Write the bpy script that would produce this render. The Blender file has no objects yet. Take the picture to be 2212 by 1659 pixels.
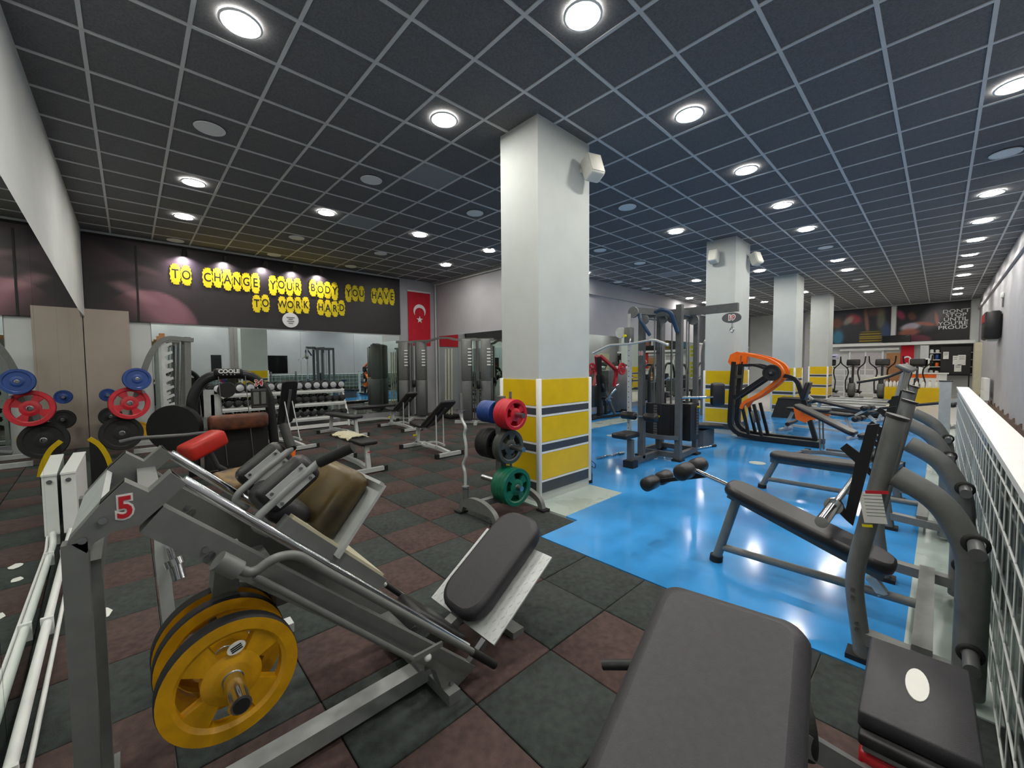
import bpy, bmesh, math, random
from mathutils import Vector, Matrix
random.seed(7)
PI = math.pi
scn = bpy.context.scene
COL = scn.collection
# ---------------------------------------------------------------- camera
CAM_H = 1.494
FPX = 873.57
def _cam_axes():
    yaw, pit, rol = math.radians(46.634), math.radians(-2.727), math.radians(-0.43)
    F = Vector((math.cos(yaw)*math.cos(pit), math.sin(yaw)*math.cos(pit), math.sin(pit)))
    r = F.cross(Vector((0, 0, 1))).normalized(); u = r.cross(F)
    return F, r*math.cos(rol)+u*math.sin(rol), u*math.cos(rol)-r*math.sin(rol)
CF, CR, CU = _cam_axes()
cd = bpy.data.cameras.new('camera'); cam = bpy.data.objects.new('camera', cd); COL.objects.link(cam)
cd.sensor_fit = 'HORIZONTAL'; cd.sensor_width = 36.0; cd.lens = 36.0*FPX/2212.0; cd.clip_start = 0.02; cd.clip_end = 100
cm = Matrix((CR, CU, -CF)).transposed().to_4x4(); cm.translation = (0, 0, CAM_H)
cam.matrix_world = cm
scn.camera = cam
# ---------------------------------------------------------------- world and exposure
wd = bpy.data.worlds.new('world'); scn.world = wd; wd.use_nodes = True
wd.node_tree.nodes['Background'].inputs[0].default_value = (0.6, 0.65, 0.75, 1)
wd.node_tree.nodes['Background'].inputs[1].default_value = 0.05
vs = scn.view_settings
vs.view_transform = 'Standard'; vs.look = 'None'; vs.gamma = 1.0; vs.use_curve_mapping = False
vs.exposure = 0.75
LAMP = 105.0            # emission strength of a ceiling lamp
scn.cycles.use_denoising = True
scn.cycles.max_bounces = 10; scn.cycles.diffuse_bounces = 5; scn.cycles.glossy_bounces = 5
scn.cycles.sample_clamp_indirect = 6.0
# ---------------------------------------------------------------- survey helpers: where a sight line meets a plane of the room
def _ray(x, y): return CF + CR*((x-1106)/FPX) + CU*((829.5-y)/FPX)
_C = Vector((0, 0, CAM_H))
def AZ(x, y, z=0.0): d = _ray(x, y); return _C + d*((z-CAM_H)/d.z)
def AY(x, y, Y): d = _ray(x, y); return _C + d*(Y/d.y)
def AX(x, y, X): d = _ray(x, y); return _C + d*(X/d.x)
def AD(x, y, dep): return _C + _ray(x, y)*dep
# ---------------------------------------------------------------- materials
def lin(c): c = c/255.0; return c/12.92 if c <= 0.04045 else ((c+0.055)/1.055)**2.4
def L3(rgb): return (lin(rgb[0]), lin(rgb[1]), lin(rgb[2]), 1.0)
MATS = {}
def mat(name, rgb, rough=0.5, metal=0.0, var=0.08, ns=9.0, bump=0.0, bs=60.0, rgb2=None, emit=0.0, trans=0.0, spec=0.5, coat=0.0, rv=0.0):
    if name in MATS: return MATS[name]
    m = bpy.data.materials.new(name); m.use_nodes = True; MATS[name] = m
    nt = m.node_tree; N = nt.nodes; Lk = nt.links; b = N['Principled BSDF']
    c1 = L3(rgb)
    if emit > 0:
        b.inputs['Emission Color'].default_value = c1; b.inputs['Emission Strength'].default_value = emit
    if var > 0 or rgb2:
        tc = N.new('ShaderNodeTexCoord'); nz = N.new('ShaderNodeTexNoise')
        nz.inputs['Scale'].default_value = ns; nz.inputs['Detail'].default_value = 5
        Lk.new(tc.outputs['Object'], nz.inputs['Vector'])
        mx = N.new('ShaderNodeMix'); mx.data_type = 'RGBA'
        rm = N.new('ShaderNodeMapRange'); rm.inputs[1].default_value = 0.35; rm.inputs[2].default_value = 0.65
        Lk.new(nz.outputs['Fac'], rm.inputs[0]); Lk.new(rm.outputs[0], mx.inputs[0])
        c2 = L3(rgb2) if rgb2 else tuple(min(1, v*(1+var)) for v in c1[:3])+(1,)
        c0 = c1 if rgb2 else tuple(v*(1-var) for v in c1[:3])+(1,)
        mx.inputs[6].default_value = c0; mx.inputs[7].default_value = c2
        Lk.new(mx.outputs[2], b.inputs['Base Color'])
        if rv > 0:
            rr = N.new('ShaderNodeMapRange'); rr.inputs[1].default_value = 0.3; rr.inputs[2].default_value = 0.7
            rr.inputs[3].default_value = max(0.02, rough-rv); rr.inputs[4].default_value = min(1, rough+rv)
            Lk.new(nz.outputs['Fac'], rr.inputs[0]); Lk.new(rr.outputs[0], b.inputs['Roughness'])
    else:
        b.inputs['Base Color'].default_value = c1
    if not rv: b.inputs['Roughness'].default_value = rough
    b.inputs['Metallic'].default_value = metal
    b.inputs['Specular IOR Level'].default_value = spec
    if trans: b.inputs['Transmission Weight'].default_value = trans
    if coat: b.inputs['Coat Weight'].default_value = coat; b.inputs['Coat Roughness'].default_value = 0.08
    if bump > 0:
        tc2 = N.new('ShaderNodeTexCoord'); n2 = N.new('ShaderNodeTexNoise'); n2.inputs['Scale'].default_value = bs
        bp = N.new('ShaderNodeBump'); bp.inputs['Strength'].default_value = bump; bp.inputs['Distance'].default_value = 0.01
        Lk.new(tc2.outputs['Object'], n2.inputs['Vector']); Lk.new(n2.outputs['Fac'], bp.inputs['Height']); Lk.new(bp.outputs[0], b.inputs['Normal'])
    return m
def parts(bs, name, m, parent, world=True):
    for b in bs: build(b, name, m, parent, world)
mat('wall_grey', (172, 172, 178), .85, var=.03, ns=2)
mat('wall_white', (205, 208, 208), .8, var=.03, ns=2)
mat('wall_beige', (168, 156, 146), .7, var=.03, ns=3)
mat('column_paint', (188, 194, 192), .7, var=.03, ns=3)
mat('ceiling_tile', (108, 109, 112), .95, var=.16, ns=70)
mat('ceiling_bar', (205, 208, 210), .5, var=.03)
mat('concrete', (120, 120, 118), .8)
mat('blue_floor', (60, 148, 218), .13, var=.22, ns=1.1, rv=.06, bump=.03, bs=5)
mat('pale_floor', (170, 184, 178), .3, var=.05, ns=2.5, rv=.08)
mat('far_floor', (188, 186, 182), .35, var=.06, ns=3)
mat('rubber_green', (50, 56, 54), .92, var=.28, ns=26, bump=.35, bs=220)
mat('rubber_red', (72, 55, 52), .92, var=.26, ns=26, bump=.35, bs=220)
mat('steel_grey', (112, 114, 113), .45, .1, var=.07, ns=22)
mat('steel_silver', (196, 200, 200), .4, .2, var=.06, ns=16)
mat('steel_mid', (150, 153, 153), .42, .15, var=.08, ns=18)
mat('steel_dark', (92, 94, 95), .45, .1, var=.08, ns=16)
mat('chrome', (215, 217, 220), .14, 1.0, var=.04, ns=20)
mat('chrome_dull', (165, 167, 170), .3, 1.0, var=.08, ns=30)
mat('black_metal', (30, 31, 33), .4, .2, var=.12, ns=14)
mat('black_plastic', (24, 24, 26), .5, var=.1)
mat('black_leather', (34, 33, 36), .38, var=.16, ns=40, bump=.12, bs=260)
mat('grey_leather', (48, 47, 51), .5, var=.10, ns=60, bump=.10, bs=300)
mat('worn_leather', (26, 25, 25), .38, rgb2=(104, 84, 34), ns=3.2)
mat('worn_tan', (150, 118, 62), .5, rgb2=(84, 70, 58), ns=6)
mat('worn_brown', (52, 34, 26), .5, rgb2=(120, 66, 40), ns=7)
mat('red_leather', (200, 40, 34), .42, rgb2=(182, 46, 34), ns=6)
mat('yellow_panel', (222, 186, 4), .32, var=.05, ns=5)
mat('grey_panel', (62, 66, 72), .4, var=.06)
mat('white_trim', (225, 227, 226), .4, var=.02)
mat('white_plastic', (226, 228, 226), .4, var=.03)
mat('cream', (205, 200, 172), .5, var=.04)
mat('plate_yellow', (196, 144, 8), .38, var=.16, ns=14, bump=.08, bs=90)
mat('plate_red', (190, 26, 44), .4, var=.1, ns=12)
mat('plate_blue', (24, 62, 132), .42, var=.1, ns=12)
mat('plate_green', (8, 98, 72), .4, var=.12, ns=12)
mat('plate_grey', (62, 66, 60), .45, var=.15, ns=12)
mat('rubber_black', (22, 22, 23), .7, var=.15, ns=30)
mat('orange_paint', (238, 106, 22), .32, var=.06)
mat('red_paint', (168, 24, 34), .35, var=.08)
mat('red_cloth', (192, 22, 44), .8, var=.05)
mat('white_cloth', (235, 235, 238), .8, var=.02)
mat('sign_yellow', (236, 214, 12), .6, var=.05)
mat('sign_dull', (178, 180, 40), .6, var=.08)
mat('ink_black', (14, 13, 13), .6, var=0)
mat('ink_red', (190, 24, 40), .5, var=0)
mat('paper', (225, 225, 220), .7, var=.04)
mat('dark_glass', (10, 10, 12), .08, var=0)
mat('brown_tile', (88, 60, 48), .5, var=.2)
mat('wood', (168, 118, 74), .5, var=.1)
mat('lamp_glow', (255, 250, 240), .5, var=0, emit=LAMP)
mat('lamp_white', (236, 240, 242), .5, var=0)
mat('speaker_white', (214, 214, 206), .6, var=.03)
mat('tile_light', (140, 148, 154), .8, var=.04)
mat('yellow_plastic', (230, 216, 20), .4, var=0)
mat('blue_paint', (44, 68, 96), .4, var=.05)
def mirror_mat():
    m = bpy.data.materials.new('mirror_glass'); m.use_nodes = True; MATS['mirror_glass'] = m
    b = m.node_tree.nodes['Principled BSDF']
    b.inputs['Base Color'].default_value = (0.74, 0.82, 0.78, 1); b.inputs['Metallic'].default_value = 1; b.inputs['Roughness'].default_value = 0.0
mirror_mat()
def glass_mat():
    m = bpy.data.materials.new('rail_glass'); m.use_nodes = True; MATS['rail_glass'] = m
    nt = m.node_tree; N = nt.nodes; Lk = nt.links; out = N['Material Output']; N.remove(N['Principled BSDF'])
    t = N.new('ShaderNodeBsdfTransparent'); t.inputs[0].default_value = (.5, .58, .55, 1)
    g = N.new('ShaderNodeBsdfGlossy'); g.inputs['Roughness'].default_value = .06; g.inputs[0].default_value = (.8, .85, .85, 1)
    f = N.new('ShaderNodeFresnel'); f.inputs[0].default_value = 1.22
    mx = N.new('ShaderNodeMixShader'); Lk.new(f.outputs[0], mx.inputs[0]); Lk.new(t.outputs[0], mx.inputs[1]); Lk.new(g.outputs[0], mx.inputs[2]); Lk.new(mx.outputs[0], out.inputs[0])
glass_mat()
def print_mat():
    m = bpy.data.materials.new('printed_picture'); m.use_nodes = True; MATS['printed_picture'] = m
    nt = m.node_tree; a = nt.nodes.new('ShaderNodeAttribute'); a.attribute_name = 'ink'
    b = nt.nodes['Principled BSDF']; b.inputs['Roughness'].default_value = .45
    nt.links.new(a.outputs['Color'], b.inputs['Base Color'])
print_mat()
# ---------------------------------------------------------------- mesh builder
def V(*a): return Vector(a)
def _basis(d, up=None):
    d = d.normalized()
    up = Vector(up) if up is not None else (Vector((0, 0, 1)) if abs(d.z) < 0.95 else Vector((0, 1, 0)))
    x = up.cross(d)
    if x.length < 1e-6: x = Vector((1, 0, 0)).cross(d)
    x.normalize(); y = d.cross(x).normalized()
    return x, y, d
class B:
    def __init__(s): s.v = []; s.f = []; s.sm = []
    def add(s, vs, fs, smooth=False):
        o = len(s.v); s.v += [Vector(p) for p in vs]; s.f += [[i+o for i in f] for f in fs]; s.sm += [smooth]*len(fs); return s
    def bm_add(s, bm, M=None, smooth=False):
        bm.verts.index_update()
        s.add([(M @ v.co if M else v.co) for v in bm.verts], [[v.index for v in f.verts] for f in bm.faces], smooth); bm.free(); return s
    def box(s, c, size, rz=0.0, M=None):
        x, y, z = (k/2 for k in size)
        p = [V(a, b, d) for d in (-z, z) for b in (-y, y) for a in (-x, x)]
        T = M if M else Matrix.Translation(Vector(c)) @ Matrix.Rotation(rz, 4, 'Z')
        return s.add([T @ q for q in p], [(0, 2, 3, 1), (4, 5, 7, 6), (0, 1, 5, 4), (2, 6, 7, 3), (0, 4, 6, 2), (1, 3, 7, 5)])
    def bx(s, x0, x1, y0, y1, z0, z1): return s.box(((x0+x1)/2, (y0+y1)/2, (z0+z1)/2), (abs(x1-x0), abs(y1-y0), abs(z1-z0)))
    def rbox(s, size, M, r=0.02, seg=2):
        bm = bmesh.new(); bmesh.ops.create_cube(bm, size=1)
        for v in bm.verts: v.co = Vector((v.co.x*size[0], v.co.y*size[1], v.co.z*size[2]))
        bmesh.ops.bevel(bm, geom=list(bm.edges), offset=min(r, min(size)*.49), segments=seg, profile=.5, affect='EDGES')
        return s.bm_add(bm, M, True)
    def rboxat(s, c, size, r=.02, seg=2, rz=0.0): return s.rbox(size, Matrix.Translation(Vector(c)) @ Matrix.Rotation(rz, 4, 'Z'), r, seg)
    def pad(s, p0, p1, w, t, up=(0, 0, 1), r=None, seg=2, cr=0.0):
        # cushion from p0 to p1 (ends of its top mid line), width w, thickness t hanging below the line
        p0, p1 = Vector(p0), Vector(p1); d = p1-p0; x, y, z = _basis(d, up)   # x side, y = normal
        n = y if y.dot(Vector(up)) > 0 else -y
        M = Matrix((x, d.normalized(), n)).transposed().to_4x4(); M.translation = (p0+p1)/2 - n*t/2
        if cr <= 0: return s.rbox((w, d.length, t), M, r or t*.42, seg)
        # rounded-corner outline
        hw, hl = w/2, d.length/2; cr = min(cr, hw*.99); out = []
        for cx, cy, a0 in ((hw-cr, hl-cr, 0), (-hw+cr, hl-cr, 90), (-hw+cr, -hl+cr, 180), (hw-cr, -hl+cr, 270)):
            for k in range(6):
                a = math.radians(a0+k*18); out.append((cx+cr*math.cos(a), cy+cr*math.sin(a)))
        e = r or t*.35; rings = []
        for inset, zz in ((e, -t/2), (e*.3, -t/2+e*.3), (0, -t/2+e), (0, t/2-e), (e*.3, t/2-e*.3), (e, t/2)):
            kx, ky = (hw-inset)/hw, (hl-inset)/hl
            rings.append([M @ V(a*kx, b*ky, zz) for a, b in out])
        return s.loft(rings, True, True)
    def loft(s, rings, caps=True, smooth=False, closed=True):
        n = len(rings[0]); vs = [p for r in rings for p in r]; fs = []
        for i in range(len(rings)-1):
            for j in range(n if closed else n-1):
                a, b = i*n+j, i*n+(j+1) % n
                fs.append((a, b, b+n, a+n))
        s.add(vs, fs, smooth)
        if caps:
            s.add(rings[0], [tuple(range(n))[::-1]]); s.add(rings[-1], [tuple(range(n))])
        return s
    def beam(s, p0, p1, w, h, up=None):
        p0, p1 = Vector(p0), Vector(p1); x, y, d = _basis(p1-p0, up)
        q = [(-w/2, -h/2), (w/2, -h/2), (w/2, h/2), (-w/2, h/2)]
        return s.loft([[p+x*a+y*b for a, b in q] for p in (p0, p1)])
    def cyl(s, p0, p1, r, n=12, r2=None, caps=True):
        p0, p1 = Vector(p0), Vector(p1); x, y, d = _basis(p1-p0); r2 = r if r2 is None else r2
        return s.loft([[p+(x*math.cos(2*PI*k/n)+y*math.sin(2*PI*k/n))*rr for k in range(n)] for p, rr in ((p0, r), (p1, r2))], caps, True)
    def path(s, pts, fil):
        pts = [Vector(p) for p in pts]
        if fil <= 0 or len(pts) < 3: return pts
        out = [pts[0]]
        for i in range(1, len(pts)-1):
            a, b, c = pts[i-1], pts[i], pts[i+1]; u, w = (a-b), (c-b)
            k = min(fil, u.length*.48, w.length*.48); u.normalize(); w.normalize()
            A, Cc = b+u*k, b+w*k
            for t in (0, .2, .4, .6, .8, 1.0): out.append(A*(1-t)**2+b*2*t*(1-t)+Cc*t*t)
        out.append(pts[-1]); return out
    def sweep(s, pts, prof, up=None, fil=0.0, smooth=False, caps=True):
        P = s.path(pts, fil); rings = []; n = len(P); t0 = (P[1]-P[0]).normalized(); x, y, _ = _basis(t0, up)
        for i in range(n):
            ta = (P[i]-P[i-1]).normalized() if i else t0; tb = (P[i+1]-P[i]).normalized() if i < n-1 else ta
            t = (ta+tb)
            t = t.normalized() if t.length > 1e-6 else ta
            y2 = (y - t*y.dot(t)); x2 = y2.cross(t)
            if y2.length < 1e-5: x2, y2, _ = _basis(t)
            y = y2.normalized(); x = y.cross(t).normalized()
            k = 1.0/max(.55, abs(t.dot(tb)))
            rings.append([P[i]+x*a*k+y*b for a, b in prof] if False else [P[i]+x*a+y*b for a, b in prof])
        return s.loft(rings, caps, smooth)
    def tube(s, pts, r, n=10, fil=0.0, caps=True):
        return s.sweep(pts, [(r*math.cos(2*PI*k/n), r*math.sin(2*PI*k/n)) for k in range(n)], None, fil, True, caps)
    def rect(s, pts, w, h, up=None, fil=0.0):
        return s.sweep(pts, [(-w/2, -h/2), (w/2, -h/2), (w/2, h/2), (-w/2, h/2)], up, fil)
    def oval(s, pts, w, h, up=None, fil=0.0, n=14):
        return s.sweep(pts, [(w/2*math.cos(2*PI*k/n), h/2*math.sin(2*PI*k/n)) for k in range(n)], up, fil, True)
    def lathe(s, prof, M=None, n=24, smooth=True):
        rings = [[(M or Matrix()) @ V(r*math.cos(2*PI*k/n), r*math.sin(2*PI*k/n), z) for k in range(n)] for r, z in prof]
        return s.loft(rings, False, smooth)
    def prism(s, pts, ext):
        pts = [Vector(p) for p in pts]; e = Vector(ext); n = len(pts)
        s.add(pts+[p+e for p in pts], [tuple(range(n)), tuple(range(2*n-1, n-1, -1))]+[(i, i+n, (i+1) % n+n, (i+1) % n) for i in range(n)]); return s
    def sph(s, c, r, n=10):
        bm = bmesh.new(); bmesh.ops.create_uvsphere(bm, u_segments=n, v_segments=max(4, n//2+1), radius=1)
        rr = r if hasattr(r, '__len__') else (r, r, r)
        return s.bm_add(bm, Matrix.Translation(Vector(c)) @ Matrix.Diagonal((*rr, 1)), True)
    def mesh(s, name, loc=None):
        me = bpy.data.meshes.new(name); T = loc
        me.from_pydata([tuple(T @ v) if T else tuple(v) for v in s.v], [], s.f)
        me.polygons.foreach_set('use_smooth', s.sm); me.update()
        bm = bmesh.new(); bm.from_mesh(me); bmesh.ops.recalc_face_normals(bm, faces=bm.faces); bm.to_mesh(me); bm.free()
        return me
XF = {}
def build(b, name, m, parent=None, world=False):
    T = XF[parent].inverted() if (world and parent is not None and parent in XF) else None
    me = b.mesh(name, T); me.materials.append(MATS[m] if isinstance(m, str) else m)
    o = bpy.data.objects.new(name, me); COL.objects.link(o)
    if parent is not None:
        o.parent = parent
        if parent in XF: XF[o] = XF[parent]
    return o
def tag(o, label, cat, group=None, kind=None):
    if label: o['label'] = label
    if cat: o['category'] = cat
    if group: o['group'] = group
    if kind: o['kind'] = kind
    return o
def thing(name, label, cat, loc=(0, 0, 0), rz=0.0, group=None):
    o = bpy.data.objects.new(name, None); COL.objects.link(o); o.empty_display_size = .1
    o.location = loc; o.rotation_euler = (0, 0, rz)
    XF[o] = Matrix.Translation(Vector(loc)) @ Matrix.Rotation(rz, 4, 'Z')
    return tag(o, label, cat, group)
def struct(b, name, m, parent=None):
    o = build(b, name, m, parent)
    if parent is None: o['kind'] = 'structure'
    return o
def dup(root, loc, rz=0.0, label=None, group=None, M=None):
    r = root.copy(); COL.objects.link(r)
    if M is not None: r.matrix_world = M
    else: r.location = loc; r.rotation_euler = (0, 0, rz)
    if label: r['label'] = label
    if group: r['group'] = group
    for ch in root.children:
        c = ch.copy(); COL.objects.link(c); c.parent = r
        for g in ch.children:
            d = g.copy(); COL.objects.link(d); d.parent = c
    return r
def inst(me_obj, name, parent, loc, rz=0.0):
    o = bpy.data.objects.new(name, me_obj.data); COL.objects.link(o); o.parent = parent; o.location = loc; o.rotation_euler = (0, 0, rz); return o
def text(string, size, M, name, m, parent=None, ext=0.002, world=False, bold=0.0, sx=1.0):
    c = bpy.data.curves.new(name, 'FONT'); c.body = string; c.size = size; c.extrude = ext; c.offset = bold
    c.align_x = 'CENTER'; c.align_y = 'CENTER'; c.resolution_u = 3
    t = bpy.data.objects.new('text_source', c); COL.objects.link(t)
    dg = bpy.context.evaluated_depsgraph_get()
    me = bpy.data.meshes.new_from_object(t.evaluated_get(dg)); COL.objects.unlink(t); bpy.data.objects.remove(t)
    T = M @ Matrix.Diagonal((sx, 1, 1, 1))
    if world and parent in XF: T = XF[parent].inverted() @ T
    me.transform(T); me.name = name; me.materials.clear(); me.materials.append(MATS[m] if isinstance(m, str) else m)
    o = bpy.data.objects.new(name, me); COL.objects.link(o)
    if parent is not None:
        o.parent = parent
        if parent in XF: XF[o] = XF[parent]
    return o
def frame(origin, xdir, ydir):
    x = Vector(xdir).normalized(); y = Vector(ydir); y = (y-x*y.dot(x)).normalized(); z = x.cross(y)
    M = Matrix((x, y, z)).transposed().to_4x4(); M.translation = Vector(origin); return M
def picture(name, M, w, h, nu, nv, fn, parent=None, thick=.01):
    # a flat printed sheet in the xy plane of M, coloured per vertex by fn(u, v)
    vs = [M @ V(w*(i/nu-.5), h*(j/nv-.5), 0) for j in range(nv+1) for i in range(nu+1)]
    fs = [(j*(nu+1)+i, j*(nu+1)+i+1, (j+1)*(nu+1)+i+1, (j+1)*(nu+1)+i) for j in range(nv) for i in range(nu)]
    n = len(vs)
    bk = [M @ V(a*w/2, c*h/2, -thick) for a, c in ((-1, -1), (1, -1), (1, 1), (-1, 1))]
    me = bpy.data.meshes.new(name); me.from_pydata([tuple(v) for v in vs+bk], [], fs+[(n+3, n+2, n+1, n)])
    at = me.color_attributes.new('ink', 'FLOAT_COLOR', 'POINT')
    for j in range(nv+1):
        for i in range(nu+1):
            at.data[j*(nu+1)+i].color = L3([max(0, min(255, c)) for c in fn(i/nu, j/nv)])
    for k in range(4): at.data[n+k].color = (.02, .02, .02, 1)
    me.materials.append(MATS['printed_picture']); o = bpy.data.objects.new(name, me); COL.objects.link(o)
    if parent is not None: o.parent = parent
    return o
def blob(u, v, cx, cy, rx, ry, rot=0.0, soft=.35):
    c, s_ = math.cos(rot), math.sin(rot); a, b = u-cx, v-cy
    d = math.hypot((a*c+b*s_)/rx, (b*c-a*s_)/ry)
    return max(0.0, min(1.0, (1-d)/soft+.5)) if soft else float(d < 1)
def mixc(a, b, t): return tuple(x+(y-x)*t for x, y in zip(a, b))
# ================================================================ THE ROOM
HC = 4.0837
XL, XF_, YB, YI, XR, YR = -0.57, 25.5, 11.1, 7.4, 7.1, -1.05     # left wall, far wall, back wall, inner wall, return wall, right wall
floor = struct(B().bx(XL-.3, XF_+.3, YR-.3, YB+.3, -.30, -.02), 'floor', 'concrete')
build(B().bx(2.545, 3.07, .09, 2.345, -.02, 0).bx(3.07, 14.2, .09, 2.49, -.02, 0).bx(4.10, 14.2, 2.49, 4.35, -.02, 0).bx(4.95, 14.2, 4.35, 5.5, -.02, 0).bx(7.1, 14.2, 6.1, YI, -.02, 0), 'blue_coating', 'blue_floor', floor)
build(B().bx(2.545, 14.2, -.26, .09, -.02, 0).bx(3.07, 4.10, 2.49, 3.56, -.02, 0).bx(5.4, 14.2, 5.5, 6.1, -.02, 0), 'pale_coating', 'pale_floor', floor)
build(B().bx(9.0, 10.1, 2.45, 2.94, -.001, .0015).bx(14.0, 14.2, 2.45, 3.5, -.001, .0015), 'pale_patch', 'pale_floor', floor)
build(B().bx(14.2, XF_, YR, YI, -.02, -.001), 'pale_tiling', 'far_floor', floor)
# small round logo stickers on the blue coating
for (px, py) in ((1322, 941), (1636, 1000), (1700, 925)):
    p = AZ(px, py); build(B().cyl(p, p+V(0, 0, .002), .11, 20), 'floor_sticker', 'pale_floor', floor)
# rubber tiles, each its own piece
TX, TY, TS = 2.54, .87, .4935
tile_g = build(B().rboxat((0, 0, 0), (TS-.006, TS-.006, .02), .004, 1), 'rubber_tile', 'rubber_green', floor)
tile_r = build(B().rboxat((0, 0, 0), (TS-.006, TS-.006, .02), .004, 1), 'rubber_tile', 'rubber_red', floor)
cells = []
for ix in range(-9, 7):
    for iy in range(-4, 21):
        x = TX-(ix+.5)*TS; y = TY+(iy+.5)*TS
        if x < XL or y > YB or y < YR+.1: continue
        lim = 2.55 if y < 2.35 else (3.06 if y < 3.5 else (4.1 if y < 4.3 else (4.96 if y < 5.5 else (5.4 if y < 6.1 else 7.1))))
        if x > lim: continue
        green = (ix+iy) % 2 == 0 or (ix == 0 and iy < 3)
        cells.append((math.hypot(x, y), x, y, green))
cells.sort(key=lambda c: c[0]); used = {True: False, False: False}; rest = {True: B(), False: B()}
for k, (d, x, y, g) in enumerate(cells):
    src = tile_g if g else tile_r
    dz = -.0105 + random.uniform(-.0015, .0008)
    if k < 298:
        if not used[g]: src.location = (x, y, dz); used[g] = True
        else:
            o = inst(src, 'rubber_tile', floor, (x, y, dz)); o.rotation_euler = (0, 0, random.choice((0, PI/2, PI, -PI/2)))
    else: rest[g].box((x, y, dz), (TS-.006, TS-.006, .02))
for g in rest:
    if rest[g].v: o = build(rest[g], 'rubber_tile_field', 'rubber_green' if g else 'rubber_red', floor); o['kind'] = 'stuff'
# ---------------------------------------------------------------- ceiling: slab, tiles, grid bars
ceiling = struct(B().bx(XL-.3, XF_+.3, YR-.3, YB+.3, HC+.12, HC+.3), 'ceiling', 'concrete')
GX, GY, GS = 2.230, 2.195, .6
COLS = [(3.17, 4.07, 2.94, 3.52), (9.10, 10.0, 2.94, 3.52), (14.22, 15.12, 2.94, 3.52), (19.3, 20.2, 2.94, 3.52)]
def inside_room(x, y): return XL < x < XF_ and YR < y < (YB if x < XR else YI)
light_tiles = set()
for px, py in ((935, 380), (790, 475), (1450, 588)):
    p = AZ(px, py, HC); light_tiles.add((math.floor((p.x-GX)/GS), math.floor((p.y-GY)/GS)))
tl = build(B().box((0, 0, 0), (.578, .578, .012)), 'ceiling_panel', 'ceiling_tile', ceiling); first = True
tcell = []
for i in range(-6, 40):
    for j in range(-7, 16):
        x, y = GX+(i+.5)*GS, GY+(j+.5)*GS
        if not inside_room(x, y): 
            if not inside_room(x-.25, y) and not inside_room(x, y-.25) and not inside_room(x+.25, y) and not inside_room(x, y+.25): continue
        tcell.append(((x-.5)**2+(y-.5)**2 if x+y > .8 else 900, x, y, (i, j)))
tcell.sort(key=lambda c: c[0]); rest = B(); n = 0
for d, x, y, ij in tcell:
    z = HC+.014
    if ij in light_tiles: 
        build(B().box((x, y, z), (.578, .578, .012)), 'light_ceiling_panel', 'tile_light', ceiling); continue
    if n < 299:
        if first: tl.location = (x, y, z); first = False
        else: inst(tl, 'ceiling_panel', ceiling, (x, y, z))
        n += 1
    else: rest.box((x, y, z), (.578, .578, .012))
o = build(rest, 'ceiling_panel_field', 'ceiling_tile', ceiling); o['kind'] = 'stuff'
for j in range(-6, 16):
    y = GY+j*GS
    x1 = XF_ if y < YI else XR
    if YR < y < YB: build(B().bx(XL, x1, y-.014, y+.014, HC-.002, HC+.03), 'ceiling_bar', 'ceiling_bar', ceiling)
for i in range(-5, 39):
    x = GX+i*GS
    y1 = YB if x < XR else YI
    if XL < x < XF_: build(B().bx(x-.014, x+.014, YR, y1, HC-.001, HC+.03), 'ceiling_bar', 'ceiling_bar', ceiling)
# ---------------------------------------------------------------- walls
def XM(y): return -.41-.022*(y-2.5)          # the mirrors stand a little out of square
wall_left = struct(B().bx(XL-.28, XL, YR, YB+.3, 2.45, HC+.1).prism([(XL-.28, YR, -.02), (XL-.28, YB+.3, -.02), (XM(YB)-.016, YB+.3, -.02), (XM(YR)-.016, YR, -.02)], (0, 0, 2.47)), 'wall_left', 'wall_white')
ys = [YR+.02, .9, 2.5, 4.1, 5.7, 7.3, 8.9, 10.35, YB]
for a, b in zip(ys, ys[1:]):
    a += .003; b -= .003; build(B().prism([(XM(a)-.014, a, .005), (XM(b)-.014, b, .005), (XM(b), b, .005), (XM(a), a, .005)], (0, 0, 2.44)), 'mirror_panel', 'mirror_glass', wall_left)
build(B().bx(XL-.02, -.425, YR, YB, -.02, -.002), 'rubber_edge_strip', 'rubber_green', floor)
wall_back = struct(B().bx(XL-.3, XR+.25, YB, YB+.25, -.02, HC+.1), 'wall_back', 'wall_grey')
struct(B().bx(XL-.02, .03, YB-.10, YB-.088, 0, 2.60), 'trim_2', 'wall_beige')
build(B().bx(.03, .34, YB-.02, YB, 0, 2.40), 'white_pilaster', 'wall_white', wall_back)
xs = [.35, 1.75, 3.15, 4.5, 5.87]
for a, b in zip(xs, xs[1:]):
    build(B().bx(a+.002, b-.002, YB-.014, YB-.002, .15, 2.375), 'mirror_panel', 'mirror_glass', wall_back)
build(B().bx(.35, 5.88, YB-.05, YB, 2.375, 2.405), 'mirror_top_trim', 'white_trim', wall_back)
build(B().bx(XL, 5.9, YB-.04, YB, HC-.05, HC), 'cornice', 'ceiling_bar', wall_back)
wall_return = struct(B().bx(XR, XR+.22, YI, YB+.2, -.02, HC+.1), 'wall_inner_return', 'wall_grey')
for a, b in ((YI+.05, 8.6), (8.6, 9.8), (9.8, 10.9)):
    build(B().bx(XR-.014, XR-.002, a+.002, b-.002, .15, 2.40), 'mirror_panel', 'mirror_glass', wall_return)
build(B().tube([(XR-.05, YB-.1, 4.0), (XR-.05, YI+.1, 3.98)], .02, 8), 'pipe', 'wall_white', wall_return)
build(B().tube([(XR-.06, 10.92, .05), (XR-.06, 10.92, 4.0)], .02, 8), 'pipe', 'wall_white', wall_return)
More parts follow.
